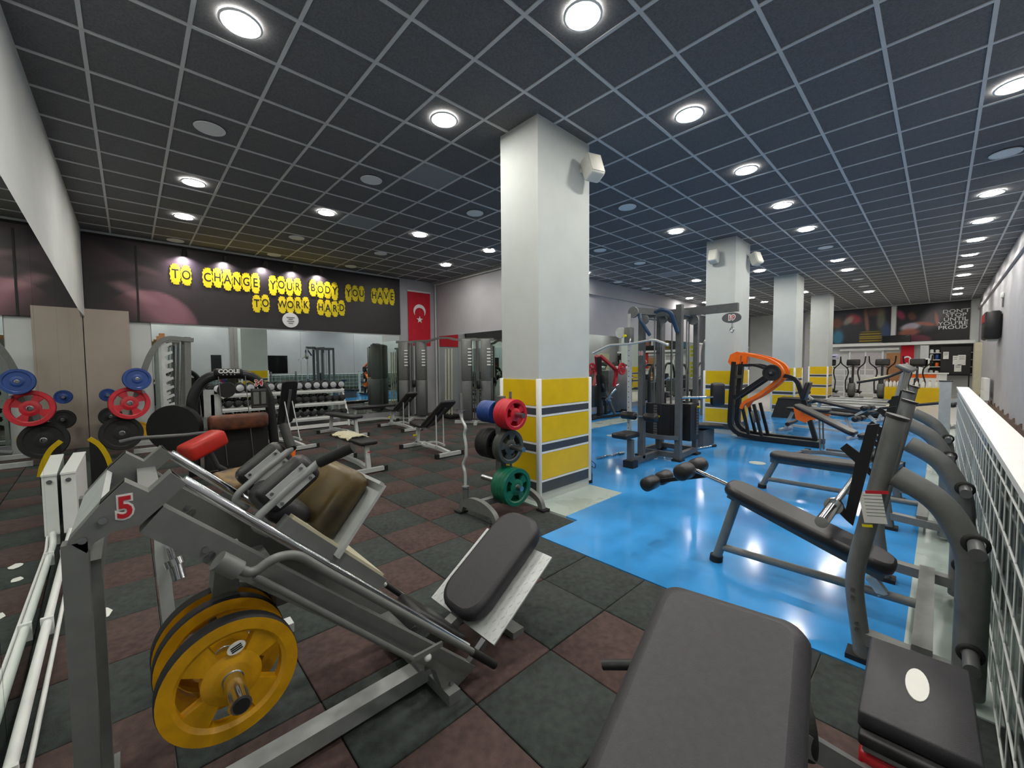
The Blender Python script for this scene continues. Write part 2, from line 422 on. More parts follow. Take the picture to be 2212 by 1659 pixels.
wall_inner = struct(B().bx(XR, XF_+.2, YI, YI+.22, -.02, HC+.1), 'wall_inner', 'wall_grey')
build(B().bx(XR, 20, YI-.06, YI, 3.62, 3.66), 'ledge', 'wall_grey', wall_inner)
xs = [7.25, 9.0, 10.8, 12.6, 14.4, 16.2, 18.0]
for a, b in zip(xs, xs[1:]):
    build(B().bx(a+.002, b-.002, YI-.014, YI-.002, .15, 2.40), 'mirror_panel', 'mirror_glass', wall_inner)
wall_far = struct(B().bx(XF_, XF_+.25, YR-.2, YI+.2, -.02, HC+.1), 'wall_far', 'wall_white')
wall_right = struct(B().bx(XL-.3, XF_+.2, YR-.25, YR, -.3, HC+.1), 'wall_right', 'wall_grey')
build(B().bx(2, XF_, YR, YR+.05, 3.62, 3.72), 'ledge', 'wall_grey', wall_right)
build(B().bx(XL-.1, 3.05, YR, YR+.02, 0, HC), 'dark_cladding', 'wall_grey', wall_right)
build(B().bx(3.5, 4.5, YR, YR+.03, 0, HC), 'grey_pilaster', mat('warm_grey', (128, 122, 120), .8, var=.04), wall_right)
for x0, x1 in ((5.0, 5.95), (2.75, 3.15)): build(B().bx(x0, x1, YR, YR+.03, 1.15, 2.05), 'dark_window', 'dark_glass', wall_right)
# stepped brown skirting along the right wall
b = B()
for k in range(16):
    x = 8+k*1.05; b.prism([(x, YR, .10), (x+1.02, YR, .10), (x+1.02, YR, .27), (x+.55, YR, .36), (x+.5, YR, .27), (x, YR, .27)], (0, .02, 0))
build(b, 'stepped_skirting', 'brown_tile', wall_right)
# ---------------------------------------------------------------- columns with yellow cladding
def column(k, x0, x1, y0, y1):
    c = struct(B().bx(x0, x1, y0, y1, -.02, HC+.012), 'column_%d' % k, 'column_paint')
    e = .012
    def face(z0, z1, m, nm):
        build(B().bx(x0+.01, x1-.01, y0-e, y0+.002, z0, z1), nm, m, c); build(B().bx(x0-e, x0+.002, y0+.01, y1-.01, z0, z1), nm, m, c)
        if k != 1 or True:
            build(B().bx(x1-.002, x1+e, y0+.01, y1-.01, z0, z1), nm, m, c); build(B().bx(x0+.01, x1-.01, y1-.002, y1+e, z0, z1), nm, m, c)
    zz = [(.12, .345, 'grey_panel', 'kick_panel'), (.375, .60, 'yellow_panel', 'yellow_cladding'), (.635, .725, 'grey_panel', 'grey_stripe'), (.76, .97, 'yellow_panel', 'yellow_cladding'), (.985, .985, '', '')]
    z = .10
    for h, m, nm in ((.115, 'grey_panel', 'kick_panel'), (.026, 'white_trim', 'white_strip'), (.285, 'yellow_panel', 'yellow_cladding'), (.026, 'white_trim', 'white_strip'), (.075, 'grey_panel', 'grey_stripe'), (.026, 'white_trim', 'white_strip'), (.275, 'yellow_panel', 'yellow_cladding'), (.026, 'white_trim', 'white_strip'), (.07, 'grey_panel', 'grey_stripe'), (.026, 'white_trim', 'white_strip'), (.285, 'yellow_panel', 'yellow_cladding')):
        face(z, z+h-.004, m, nm); z += h
    for x, y in ((x0, y0), (x1, y0), (x0, y1), (x1, y1)):
        build(B().rboxat((x, y, z/2+.035), (.05, .05, z-.06), .008, 1), 'corner_strip', 'white_trim', c)
    return c
for k, c in enumerate(COLS): column(k+1, *c)
# ---------------------------------------------------------------- mural board with yellow letters
MY = YB-.052
MB = thing('mural_board', 'dark photo mural with yellow slogan letters above the back mirrors', 'mural', (2.665, MY, 2.40))
MZ0, MZ1, MX0, MX1 = 2.405, 3.98, XL+.01, 5.88
def mural(u, v):
    x = u*(MX1-MX0)+MX0; z = v*(MZ1-MZ0)+MZ0
    c = (34, 28, 32)
    g = random.uniform(-2, 2)
    c = tuple(k+g for k in c)
    c = mixc(c, (84, 58, 68), .75*blob(x, z, .25, 3.55, .75, .45, -.5, .9))
    c = mixc(c, (30, 22, 28), .9*blob(x, z, .05, 3.75, .55, .14, -.5, .7))
    c = mixc(c, (150, 110, 116), .5*blob(x, z, .35, 3.45, .16, .05, -.3, .9))
    sh = blob(x, z, .35, 2.25, .78, .80, 0, .05)*(1 if x > -.5 else 1)
    lit = blob(x, z, .55, 2.75, .75, .38, -.75, .9)
    c = mixc(c, mixc((46, 30, 36), (146, 98, 110), lit), sh*.95)
    c = mixc(c, (190, 140, 150), .6*blob(x, z, .1, 3.0, .35, .1, -.5, .9))
    c = mixc(c, (26, 18, 22), .8*blob(x, z, -.15, 3.25, .35, .08, .3, .8))
    c = mixc(c, (120, 84, 92), .5*blob(x, z, .75, 3.62, .22, .06, -.6, .9))
    c = mixc(c, (88, 74, 96), .35*blob(x, z, .95, 3.75, .5, .4, 0, 1))
    return c
picture('printed_panel', frame(((MX0+MX1)/2-2.665, -.03, (MZ0+MZ1)/2-2.40), (1, 0, 0), (0, 0, 1)), MX1-MX0, MZ1-MZ0, 170, 44, mural, MB, .025)
build(B().bx(XL+.01, MX1, MY-.032, MY, MZ1, HC-.052), 'top_border', 'ink_black', MB, True)
build(B().bx(.16, .19, MY-.045, MY-.03, 2.41, 3.9), 'cable_conduit', 'ink_black', MB, True)
def badge(ch, x, z, w, h, m='sign_yellow', Y=YB-.084, seed=0):
    rnd = random.Random(seed*7+ord(ch)); pts = []
    for k in range(30):
        a = 2*PI*k/30; c, s = math.cos(a), math.sin(a)
        rx = w/2*(abs(c)**.7)*(1 if c > 0 else -1); rz = h/2*(abs(s)**.8)*(1 if s > 0 else -1)
        j = 1+(.09 if k % 2 else -.10)*(1 if abs(c) > .35 else .1)+rnd.uniform(-.03, .03)
        pts.append((x+rx*j, Y, z+rz*j))
    o = build(B().prism(pts, (0, -.02, 0)), 'letter_badge', m, MB, True)
    text(ch, h*.62, frame((x, Y-.022, z), (1, 0, 0), (0, 0, 1)), 'letter', 'ink_black', o, .002, True, .003, .72)
def slogan(s, px0, py0, px1, py1, hz):
    p0, p1 = AY(px0, py0, YB-.03), AY(px1, py1, YB-.03); n = len(s)
    for k, ch in enumerate(s):
        if ch == ' ': continue
        t = k/(n-1); x = p0.x+(p1.x-p0.x)*t; z = p0.z+(p1.z-p0.z)*t + random.uniform(-.025, .025)
        badge(ch, x, z, .172, hz*(1 if ch not in 'AVYE' else 1.1), seed=k)
slogan('TO CHANGE YOUR BODY YOU HAVE', 378, 594, 844, 642, .43)
slogan('TO WORK HARD', 553, 655, 736, 667, .41)
p = AY(626, 692, YB-.03)
o = build(B().cyl((p.x, MY-.03, p.z), (p.x, MY-.055, p.z), .18, 28), 'round_logo', 'white_trim', MB, True)
b = B()
for zz, w in ((.06, .09), (.02, .05), (-.03, .08), (-.08, .05)): b.bx(p.x-w, p.x+w, MY-.058, MY-.054, p.z+zz-.008, p.z+zz+.008)
build(b, 'logo_print', 'grey_panel', o, True)
# picture lamps above the mural
for k, (px, py) in enumerate(((398, 552), (487, 565), (572, 577), (637, 583), (693, 592))):
    q = AY(px, py, YB-.25)
    t = thing('picture_lamp', ['first', 'second', 'middle', 'fourth', 'last'][k]+' of five small spotlights above the mural, counted from the left', 'lamp', (q.x, MY-.04, 3.9), 0, 'spotlights above the mural')
    build(B().tube([(q.x, MY-.034, 3.92), (q.x, YB-.2, 3.97), (q.x, YB-.3, 3.9)], .01, 6, .05), 'arm', 'black_metal', t, True)
    build(B().cyl((q.x, YB-.31, 3.92), (q.x, YB-.25, 3.80), .035, 12, .055, False).cyl((q.x, YB-.311, 3.922), (q.x, YB-.309, 3.918), .036, 12), 'shade', 'black_metal', t, True)
    build(B().cyl((q.x, YB-.272, 3.845), (q.x, YB-.268, 3.835), .038, 12), 'bulb', mat('spot_glow', (255, 245, 250), .5, var=0, emit=480), t, True)
# ---------------------------------------------------------------- flag
fx0, fx1, fz0, fz1 = 6.17, 6.94, 2.10, 3.74
fl = thing('wall_flag', 'red flag with white crescent and star on the back wall', 'flag', (6.55, YB, 2.1))
b = B(); n = 14
rr = []
for j in range(9):
    z = fz0+(fz1-fz0)*j/8; rr.append([V(fx0+(fx1-fx0)*i/n, YB-.025-.008*math.sin(i*1.3+j*.4), z) for i in range(n+1)])
b.loft(rr, False, True, False); b.loft([[p+V(0, .006, 0) for p in r] for r in rr], False, True, False)
build(b, 'cloth', 'red_cloth', fl, True)
build(B().bx(fx0-.02, fx1+.02, YB-.04, YB, fz1-.01, fz1+.035), 'top_rail', 'white_trim', fl, True)
def crescent(cx, cz, R, Y, ext, up=True):
    pts = []; n = 22; d = R*.30; r = R*.80
    a0 = math.radians(52)
    for k in range(n+1): a = -PI/2+a0+(2*PI-2*a0)*k/n; pts.append((cx+R*math.cos(a), Y, cz+R*math.sin(a)))
    ex, ez = pts[-1][0]-cx, pts[-1][2]-(cz-d); b0 = math.atan2(ez, ex); ex, ez = pts[0][0]-cx, pts[0][2]-(cz-d); b1 = math.atan2(ez, ex)
    if b0 < b1: b0 += 2*PI
    for k in range(1, n): a = b0+(b1-b0)*k/n; pts.append((cx+r*math.cos(a), Y, cz-d+r*math.sin(a)))
    return B().prism(pts, (0, ext, 0))
def star(cx, cz, R, Y, ext):
    return B().prism([(cx+(R if k % 2 == 0 else R*.4)*math.sin(PI*k/5), Y, cz+(R if k % 2 == 0 else R*.4)*math.cos(PI*k/5)) for k in range(10)], (0, ext, 0))
build(crescent(6.56, 3.16, .21, YB-.036, -.003), 'crescent', 'white_cloth', fl, True)
build(star(6.56, 2.90, .115, YB-.036, -.003), 'star', 'white_cloth', fl, True)
# ---------------------------------------------------------------- ceiling lamps and ceiling speakers
LIT = [(520, 50), (1259, 32), (959, 258), (1489, 247), (418, 394), (397, 468), (705, 459), (907, 507), (963, 572), (1057, 541), (1264, 590), (1612, 367), (1690, 443), (1460, 500), (1742, 495), (1809, 562), (1831, 583), (1641, 585), (1505, 606), (1489, 644), (1524, 653), (1622, 643), (1651, 652), (1737, 631), (1776, 653), (1788, 658), (2195, 183), (2143, 417), (2123, 477), (2108, 518), (2095, 550), (2087, 575), (2082, 594), (2070, 623), (2068, 635), (1877, 630)]
OFF = [(453, 277), (802, 388), (641, 513), (379, 519), (592, 550), (822, 547), (758, 575), (1026, 460), (1355, 447), (1296, 540), (1382, 568), (1335, 609), (1395, 623), (1446, 635), (1783, 534), (2173, 330), (1853, 603), (1866, 618)]
def ceil_label(p, what):
    d = math.hypot(p.x, p.y)
    side = 'over the rubber floor' if p.x < 4.2 and p.y > .2 else ('over the pale edge by the railing' if p.y < .6 else 'over the blue floor' if p.x < 14 else 'over the far area')
    return '%s %s, %.1f m along and %.1f m across the room' % (what, side, p.x, p.y)
lamp0 = None
ordn = ['first', 'second', 'third', 'fourth', 'fifth', 'sixth', 'seventh', 'eighth', 'ninth', 'tenth', 'eleventh', 'twelfth', 'thirteenth', 'fourteenth', 'fifteenth', 'sixteenth', 'seventeenth', 'eighteenth', 'nineteenth', 'twentieth']
def zone(p):
    if p.y < .4: return 0
    if p.x < 6.9 and p.y > 5.3: return 1
    if p.x < 4.2: return 2
    if p.y > 3.5: return 3
    return 4
ZN = ['along the railing side', 'near the mural wall', 'above the near rubber floor', 'left of the column row', 'right of the column row']
def place_discs(pix, lit):
    global lamp0
    P = []
    for px, py in pix:
        p = AZ(px, py, HC)
        if p.x > XF_-.3: p = p*((XF_-.6)/p.x)
        if p.y > YB-.25: p.y = YB-.25
        if p.x > XR and p.y > YI-.2: p.y = YI-.25
        P.append(V(p.x, p.y, HC))
    if lit: P += [V(.74, 1.88, HC), V(.74, -.42, HC), V(2.52, -.42, HC), V(4.32, -.42, HC)]
    by = {}
    for p in P: by.setdefault(zone(p), []).append(p)
    proto = None
    for zk, lst in by.items():
        lst.sort(key=lambda p: math.hypot(p.x, p.y))
        for k, p in enumerate(lst):
            nm = 'lit round ceiling lamp' if lit else 'unlit pale round ceiling fitting'
            lab = '%s %s, %s nearest of its row' % (nm, ZN[zk], ordn[k])
            if proto is None:
                t = thing('ceiling_lamp' if lit else 'ceiling_fitting', lab, 'lamp', (p.x, p.y, HC), 0, 'lit ceiling lamps' if lit else 'unlit ceiling fittings')
                build(B().lathe([(.125, 0), (.14, 0), (.145, -.006), (.138, -.014), (.122, -.012), (.120, -.002)], n=24), 'rim', 'lamp_white', t)
                build(B().cyl((0, 0, -.004), (0, 0, -.010), .121, 24), 'diffuser', 'lamp_glow' if lit else 'lamp_white', t)
                proto = t
            else: dup(proto, (p.x, p.y, HC), 0, lab)
place_discs(LIT, True); place_discs(OFF, False)
# ---------------------------------------------------------------- railing in front of the stairs
rl = thing('stair_railing', 'low railing of white grid bars and glass with a broad white top beside the stairs', 'railing', (5.5, -.2, 0))
RX0, RX1, RY, RZ = 1.55, 9.6, -.2, 1.058
build(B().bx(RX0, RX1, RY-.115, RY+.012, RZ, RZ+.03), 'top_board', 'white_trim', rl, True)
for k in range(6):
    z = .03+k*.19; build(B().cyl((RX0, RY, z), (RX1, RY, z), .0045, 6), 'horizontal_bar', 'white_trim', rl, True)
nb = 0
for k in range(41):
    x = RX0+.05+k*.2
    if x < RX1: build(B().cyl((x, RY, .02), (x, RY, RZ), .0028, 6), 'upright_bar', 'white_trim', rl, True)
for k in range(5):
    a = RX0+.02+k*1.61; build(B().bx(a, a+1.59, RY-.030, RY-.022, .02, RZ-.005), 'glass_pane', 'rail_glass', rl, True)
for x in (2.45, 5.1, 7.7): build(B().bx(x-.02, x+.02, RY-.075, RY-.035, 0, RZ), 'post', 'white_trim', rl, True)
build(B().bx(RX0, 14.2, -1.05, -.26, -.02, .0), 'stair_landing', 'concrete', floor)
# ================================================================ WEIGHT PLATES
def thingM(name, label, cat, M, group=None):
    o = thing(name, label, cat, (0, 0, 0), 0, group); o.matrix_world = M; XF[o] = M.copy(); return o
def plate_meshes(R, t, nh=4, N=48):
    r = [R*.125, R*.27, R*.43, R*.74, R*.80, R*.985, R]
    z = [t*.5, t*.5, t*.30, t*.30, t*.5, t*.5, t*.32]
    hole = lambda k: nh and ((k+N/nh*.5) % (N/nh))/(N/nh) < .54
    def P(i, k, s): a = 2*PI*k/N; return V(r[i]*math.cos(a), r[i]*math.sin(a), z[i]*s)
    body, rim = B(), B()
    for i in range(6):
        for k in range(N):
            tgt = rim if i == 5 else body
            if i == 2 and hole(k): continue
            for s in (1, -1): tgt.add([P(i, k, s), P(i+1, k, s), P(i+1, k+1, s), P(i, k+1, s)], [(0, 1, 2, 3)], True)
            if i == 2:
                for kk, nb in ((k, k-1), (k+1, k+1)):
                    if hole(nb % N): body.add([P(2, kk, 1), P(3, kk, 1), P(3, kk, -1), P(2, kk, -1)], [(0, 1, 2, 3)])
    for k in range(N):
        rim.add([P(6, k, 1), P(6, k+1, 1), P(6, k+1, -1), P(6, k, -1)], [(0, 1, 2, 3)], True)
        body.add([P(0, k, 1), P(0, k+1, 1), P(0, k+1, -1), P(0, k, -1)], [(0, 1, 2, 3)], True)
        if hole(k):
            for i in (2, 3): body.add([P(i, k, 1), P(i, k+1, 1), P(i, k+1, -1), P(i, k, -1)], [(0, 1, 2, 3)], True)
    bore = B().lathe([(r[0]*.86, t*.52), (r[0]*1.25, t*.52), (r[0]*1.25, t*.45)], n=20)
    return body, rim, bore
PLATE = {}
def plate(label, color, R, t, M, rimmat='rubber_black', nh=4, group=None, sticker=False):
    key = (color, R, t, rimmat, nh, sticker)
    if key in PLATE: return dup(PLATE[key], None, 0, label, group, M)
    o = thingM('weight_plate', label, 'weight plate', M, group)
    a, b, c = plate_meshes(R, t, nh)
    body = build(a, 'grip_disc', color, o); build(b, 'outer_rim', rimmat, o); build(c, 'bore_ring', 'chrome_dull', o)
    if sticker:
        s = [V(R*.53*math.cos(1.15)+R*.15*math.cos(q)*.9, R*.53*math.sin(1.15)+R*.10*math.sin(q), t*.5) for q in [2*PI*k/20 for k in range(20)]]
        st = build(B().prism(s, (0, 0, .002)), 'oval_sticker', 'paper', body)
        bb = B()
        for dy in (.018, -.004, -.026): bb.box((R*.53*math.cos(1.15), R*.53*math.sin(1.15)+dy*R*1.6, t*.5+.0025), (R*.16, R*.022, .001))
        build(bb, 'sticker_print', 'ink_black', st)
        build(B().cyl((-R*.15, -R*.5, t*.28), (-R*.15, -R*.5, t*.36), R*.09, 18), 'round_boss', color, body)
    PLATE[key] = o; return o
def along(p, d, roll=0.0):   # frame whose z axis points along d
    x, y, z = _basis(Vector(d)); M = Matrix((x, y, z)).transposed().to_4x4(); M.translation = Vector(p); return M @ Matrix.Rotation(roll, 4, 'Z')
# ================================================================ MACHINE 5: 45 degree leg press / hack squat
m5 = thing('leg_press_machine', 'grey plate-loaded leg press and hack squat machine marked 5 by the left mirror', 'gym machine', (.5, 1.73, 0))
YN, YF = 1.48, 1.98
def g5(pts, Y): return [AY(x, y, Y) for x, y in pts]
brk = [(145, 1172), (215, 1092), (269, 1041), (321, 1064), (369, 1021), (404, 1045), (352, 1091), (301, 1135), (245, 1148), (205, 1172), (187, 1195)]
nearb = g5(brk, YN)
for Y0, nm in ((YN, 'near'), (YF, 'far')):
    pr_ = [V(p.x, Y0, p.z) for p in nearb]
    o = build(B().prism(pr_, (0, .06, 0)), 'head_bracket', 'steel_grey', m5, True)
    build(B().prism([V(pr_[1].x, Y0+.008, pr_[1].z+.004), V(pr_[2].x, Y0+.008, pr_[2].z+.004), V(pr_[2].x-.002, Y0+.008, pr_[2].z-.004), V(pr_[1].x-.002, Y0+.008, pr_[1].z-.004)], (0, .044, 0)), 'end_cap', 'black_plastic', o, True)
    build(B().prism([V(pr_[4].x+.004, Y0+.012, pr_[4].z+.002), V(pr_[5].x-.004, Y0+.012, pr_[5].z+.002), V(pr_[5].x-.006, Y0+.012, pr_[5].z-.006), V(pr_[4].x+.002, Y0+.012, pr_[4].z-.006)], (0, .036, 0)), 'end_cap', 'black_plastic', o, True)
    x0 = pr_[0].x
    build(B().bx(x0-.012, x0+.035, Y0, Y0+.045, 0.0, pr_[10].z+.03), 'post', 'steel_grey', m5, True)
    build(B().prism([(.054, Y0, 1.105), (1.148, Y0, .055), (1.02, Y0, .012), (.955, Y0, .06), (.925, Y0, .155), (.003, Y0, 1.045)], (0, .06, 0)), 'inclined_beam', 'steel_grey', m5, True)
    build(B().cyl((.10, Y0+.03, 1.165), (1.12, Y0+.03, .155), .016, 12), 'guide_rod', 'chrome', m5, True)
    for q in ((300, 1070),):
        pass
    for px, py in ((178, 1167), (222, 1124), (443, 1187), (458, 1197), (447, 1207)):
        p = AY(px, py, YN-.002)
        build(B().cyl((p.x, Y0-.010, p.z), (p.x, Y0+.005, p.z), .009, 8), 'bolt', 'chrome_dull', m5, True)
    for p in ((1.0, .06), (1.02, .025)): build(B().cyl((p[0], Y0-.01, p[1]), (p[0], Y0+.005, p[1]), .007, 8), 'bolt', 'chrome_dull', m5, True)
p5 = AY(270, 1097, YN)
text('5', .08, frame((p5.x, YN-.0015, p5.z), (1, 0, 0), (0, 0, 1)), 'number_outline', 'white_trim', m5, .001, True, .007, .85)
text('5', .08, frame((p5.x, YN-.0040, p5.z), (1, 0, 0), (0, 0, 1)), 'number', 'ink_red', m5, .001, True, .002, .85)
for x, z in ((-.10, .95), (.03, 1.10), (.36, .70), (.93, .16)):
    build(B().bx(x-.025, x+.025, YN+.06, YF, z-.03, z+.03), 'cross_tube', 'steel_grey', m5, True)
build(B().bx(-.10, .98, 1.60, 1.68, .02, .09), 'floor_beam', 'steel_mid', m5, True)
parts([B().bx(-.14, -.08, YN-.05, YF+.1, .0, .05), B().bx(.96, 1.02, YN-.05, YF+.1, .0, .05)], 'floor_foot', 'steel_grey', m5)
build(B().prism([V(pp.x, YN+.06, pp.z) for pp in (nearb[0], nearb[1])]+[V(nearb[1].x, YF, nearb[1].z), V(nearb[0].x, YF, nearb[0].z)], (.012, 0, -.012)), 'back_plate', 'steel_silver', m5, True)
# loading pegs and their brackets (both sides)
PX, PZ = .182, .595
build(B().beam((.215, 1.62, .90), (PX, 1.62, .60), .07, .09, (0, 1, 0)), 'peg_bracket', 'steel_grey', m5, True)
build(B().cyl((PX, 1.70, PZ), (PX, 1.25, PZ), .025, 16), 'loading_peg', 'chrome', m5, True)
build(B().cyl((PX, 1.252, PZ), (PX, 1.246, PZ), .02, 14), 'peg_end', 'rubber_black', m5, True)
# lock lever: bent tube, straight tube, end bracket with ball
ly = 1.42
q = lambda x, y: AY(x, y, ly)
build(B().tube([q(512, 1228), q(545, 1240), q(590, 1205), q(640, 1196), q(700, 1232), q(860, 1320), q(1030, 1413)], .0145, 10, .05), 'lock_lever', 'steel_grey', m5, True)
build(B().tube([q(550, 1245), q(890, 1424)], .011, 10), 'lever_tube', 'steel_grey', m5, True)
build(B().cyl(q(470, 1210), q(515, 1232), .028, 16), 'pivot_sleeve', 'steel_grey', m5, True)
build(B().beam(q(885, 1428), q(955, 1390), .012, .02), 'lever_bracket', 'steel_grey', m5, True)
build(B().sph(q(924, 1420), .016, 12), 'ball_knob', 'white_plastic', m5, True)
build(B().cyl(q(1020, 1408), q(1068, 1436), .019, 12), 'rubber_stop', 'rubber_black', m5, True)
# sled
es, en = V(-.705, 0, .709), V(.709, 0, .705)
def S(s, n, Y): return V(1.13, Y, .135)+es*s+en*n          # s up the rails, n away from them
parts([B().beam(S(.62, .035, y), S(1.12, .035, y), .05, .05) for y in (1.56, 1.93)], 'rail_carrier', 'steel_grey', m5)
build(B().prism([S(.64, .05, 1.545), S(1.10, .05, 1.545), S(1.10, .05, 1.945), S(.64, .05, 1.945)], en*.02), 'sled_base', 'cream', m5, True)
nt = AY(830, 1047, 1.50); nb_ = AY(728, 1205, 1.50)
up_ = (nt-nb_).normalized(); out_ = V(-up_.z, 0, up_.x)      # out_ faces up the slope
build(B().prism([nb_, nt, V(nt.x, 2.03, nt.z), V(nb_.x, 2.03, nb_.z)], -out_*.012), 'push_plate', 'steel_silver', m5, True)
build(B().prism([nt+up_*.004, nt+up_*.004+out_*.02, V(nt.x, 2.03, nt.z)+up_*.004+out_*.02, V(nt.x, 2.03, nt.z)+up_*.004], up_*-.012), 'plate_lip', 'steel_silver', m5, True)
mid = (nt+nb_)/2; mid.y = 1.765
Mp = Matrix((V(0, 1, 0), up_, V(0, 1, 0).cross(up_))).transposed().to_4x4(); sgn = 1 if (V(0, 1, 0).cross(up_)).dot(out_) > 0 else -1
Mp.translation = mid+out_*.062+up_*.008
build(B().rbox((.40, (nt-nb_).length*.93, .115), Mp, .045, 3), 'hip_cushion', 'worn_leather', m5, True)
Mp2 = Mp.copy(); Mp2.translation = nb_+V(0, .265, 0)+out_*.20+up_*.05
build(B().rbox((.34, .10, .16), Mp2, .04, 3), 'lower_cushion', 'black_leather', m5, True)
def shoulder(Y, grip):
    pts = [V(a, Y, c) for a, c in ((.33, .915), (.285, .955), (.30, .985), (.395, 1.062), (.50, 1.135))]
    build(B().tube(pts, .0135, 10, .035), 'shoulder_bar', 'steel_mid', m5, True)
    g0 = V(.50, Y, 1.135); g1 = AY(762, 966, 1.50) if Y < 1.7 else AY(613, 920, 2.03)
    build(B().tube([V(.455, Y, 1.105), V(.495, Y, 1.133), g0+(g1-g0)*.12], .0135, 10), 'grip_neck', 'steel_mid', m5, True)
    o = build(B().cyl(g0, g1, .020, 14), 'hand_grip', 'rubber_black', m5, True)
    d = V(.105, 0, .08).normalized(); n = V(d.z, 0, -d.x)
    c = V(.405, Y+.035, 1.068)
    M = Matrix((V(0, 1, 0), d, V(0, 1, 0).cross(d))).transposed().to_4x4(); M.translation = c+V(0, .012, 0)
    build(B().rbox((.085, .21, .12), M, .034, 3), 'shoulder_pad', 'black_leather', m5, True)
    M2 = M.copy(); M2.translation = c-V(0, .030, 0)
    o = build(B().box(None, (.008, .15, .07), M=M2), 'pad_plate', 'steel_silver', m5, True)
    b = B()
    for a in (-.06, .06):
        for e in (-.026, .026):
            qv = M2 @ V(0, a, e); b.cyl(qv-V(0, .010, 0), qv, .006, 8)
    build(b, 'plate_bolts', 'chrome_dull', o, True)['kind'] = 'stuff'
shoulder(1.58, True); shoulder(1.93, True)
# lower end: seat board of chequer plate with a long black cushion
f0, f1 = V(1.235, 0, .135), V(1.665, 0, .425); fd = (f1-f0).normalized(); fn = V(-fd.z, 0, fd.x)
sb = build(B().prism([V(f0.x, 1.45, f0.z), V(f1.x, 1.45, f1.z), V(f1.x, 2.01, f1.z), V(f0.x, 2.01, f0.z)], fn*-.008), 'seat_board', 'steel_silver', m5, True)
b = B()
for i in range(15):
    for j in range(17):
        if abs(j-8) < 5: continue
        c = f0+fd*(.02+i*.034); c.y = 1.465+j*.0331
        a = fd*.009+V(0, .004*(1 if (i+j) % 2 else -1), 0); w = V(0, .0018, 0)
        b.prism([c-a-w, c+a-w, c+a+w, c-a+w], fn*.0018)
build(b, 'chequer_lugs', 'steel_silver', sb, True)['kind'] = 'stuff'
c0 = f0+fd*.0; c1 = f0+fd*.655
build(B().pad(V(c0.x, 1.73, c0.z)+fn*.10, V(c1.x, 1.73, c1.z)+fn*.10, .335, .09, fn, .028, 3, .12), 'back_cushion', 'grey_leather', m5, True)
build(B().beam(V(1.0, 1.73, .06), V(1.42, 1.73, .24), .06, .05), 'seat_arm', 'steel_grey', m5, True)
build(B().beam(V(1.40, 1.73, .22), V(1.50, 1.73, .0), .05, .05).bx(1.46, 1.54, 1.55, 1.91, 0, .035), 'seat_leg', 'steel_grey', m5, True)
build(B().beam(V(1.22, 1.5, .14), V(1.10, 1.5, .06), .03, .03), 'hinge', 'chrome_dull', m5, True)
# far side strut with spring and the small cushion of the seat
build(B().cyl(AY(735, 1205, 2.0), AY(835, 1265, 2.0), .011, 10), 'gas_strut', 'steel_silver', m5, True)
build(B().cyl(AY(833, 1263, 2.0), AY(880, 1295, 2.0), .014, 10), 'strut_sleeve', 'rubber_black', m5, True)
Ms = AY(930, 1330, 1.78); 
build(B().pad(AY(885, 1295, 1.80), AY(985, 1352, 1.72), .30, .06, en, .02, 2), 'seat_cushion', 'black_leather', m5, True)
for k, (yy, ro) in enumerate(((1.375, .3), (1.515, .9), (1.60, .1))):
    plate(['yellow weight plate with oval sticker, outermost on the leg press peg', 'yellow weight plate behind the outermost one on the leg press peg', 'yellow weight plate innermost on the leg press peg'][k], 'plate_yellow', .173 if k == 0 else .172, .05 if k == 0 else .045, along((PX, yy+.02, PZ), (0, -1, 0), ro), group='yellow plates on the leg press', sticker=(k == 0))
# ================================================================ FOREGROUND PAD MACHINE
fg = thing('curl_bench', 'bench machine with a long black back pad and a small grey seat in the front', 'gym machine', (AD(1578, 1288, .98).x, AD(1578, 1288, .98).y, 0))
a0, a1 = AD(1578, 1290, .98), AD(1486, 1659, .68)
d = (a1-a0).normalized(); a2 = a0+d*.80
x, y, z = _basis(a1-a0); nrm = y if y.z > 0 else -y
build(B().pad(a0, a2, .32, .075, nrm, .03, 3, .045), 'back_pad', 'grey_leather', fg, True)
u0 = a0+d*.1-nrm*.10; u1 = a0+d*.72-nrm*.10
build(B().beam(u0, u1, .06, .05, nrm), 'pad_carrier', 'steel_grey', fg, True)
build(B().beam(u0+d*.12, V(u0.x+.05, u0.y-.05, .03), .06, .06).beam(u1, V(u1.x, u1.y, .03), .06, .06), 'upright', 'steel_grey', fg, True)
b0 = V(u0.x+.05, u0.y-.05, .03); b1 = V(u1.x, u1.y, .03)
build(B().beam(b0, b1, .07, .05).beam(b0-CR*.25, b0+CR*.25, .06, .05).beam(b1-CR*.25, b1+CR*.25, .06, .05), 'floor_frame', 'steel_grey', fg, True)
build(B().cyl(AD(1303, 1436, .99), AD(1420, 1436, .93), .0115, 12), 'side_peg', 'black_metal', fg, True)
build(B().cyl(AD(1722, 1420, 1.02), AD(1690, 1510, .92), .013, 12), 'side_peg', 'chrome', fg, True)
build(B().beam(AD(1640, 1545, 1.0), AD(1870, 1680, 1.1), .04, .05).beam(AD(1870, 1680, 1.1), AD(1990, 1700, 1.15), .04, .05), 'link_bar', 'steel_grey', fg, True)
build(B().cyl(AD(1660, 1500, 1.12), AD(1735, 1570, 1.1), .012, 10), 'plate_pin', 'chrome', fg, True)
build(B().beam(AD(1700, 1480, 1.0), AD(1675, 1600, .96), .03, .03), 'pin_bracket', 'steel_grey', fg, True)
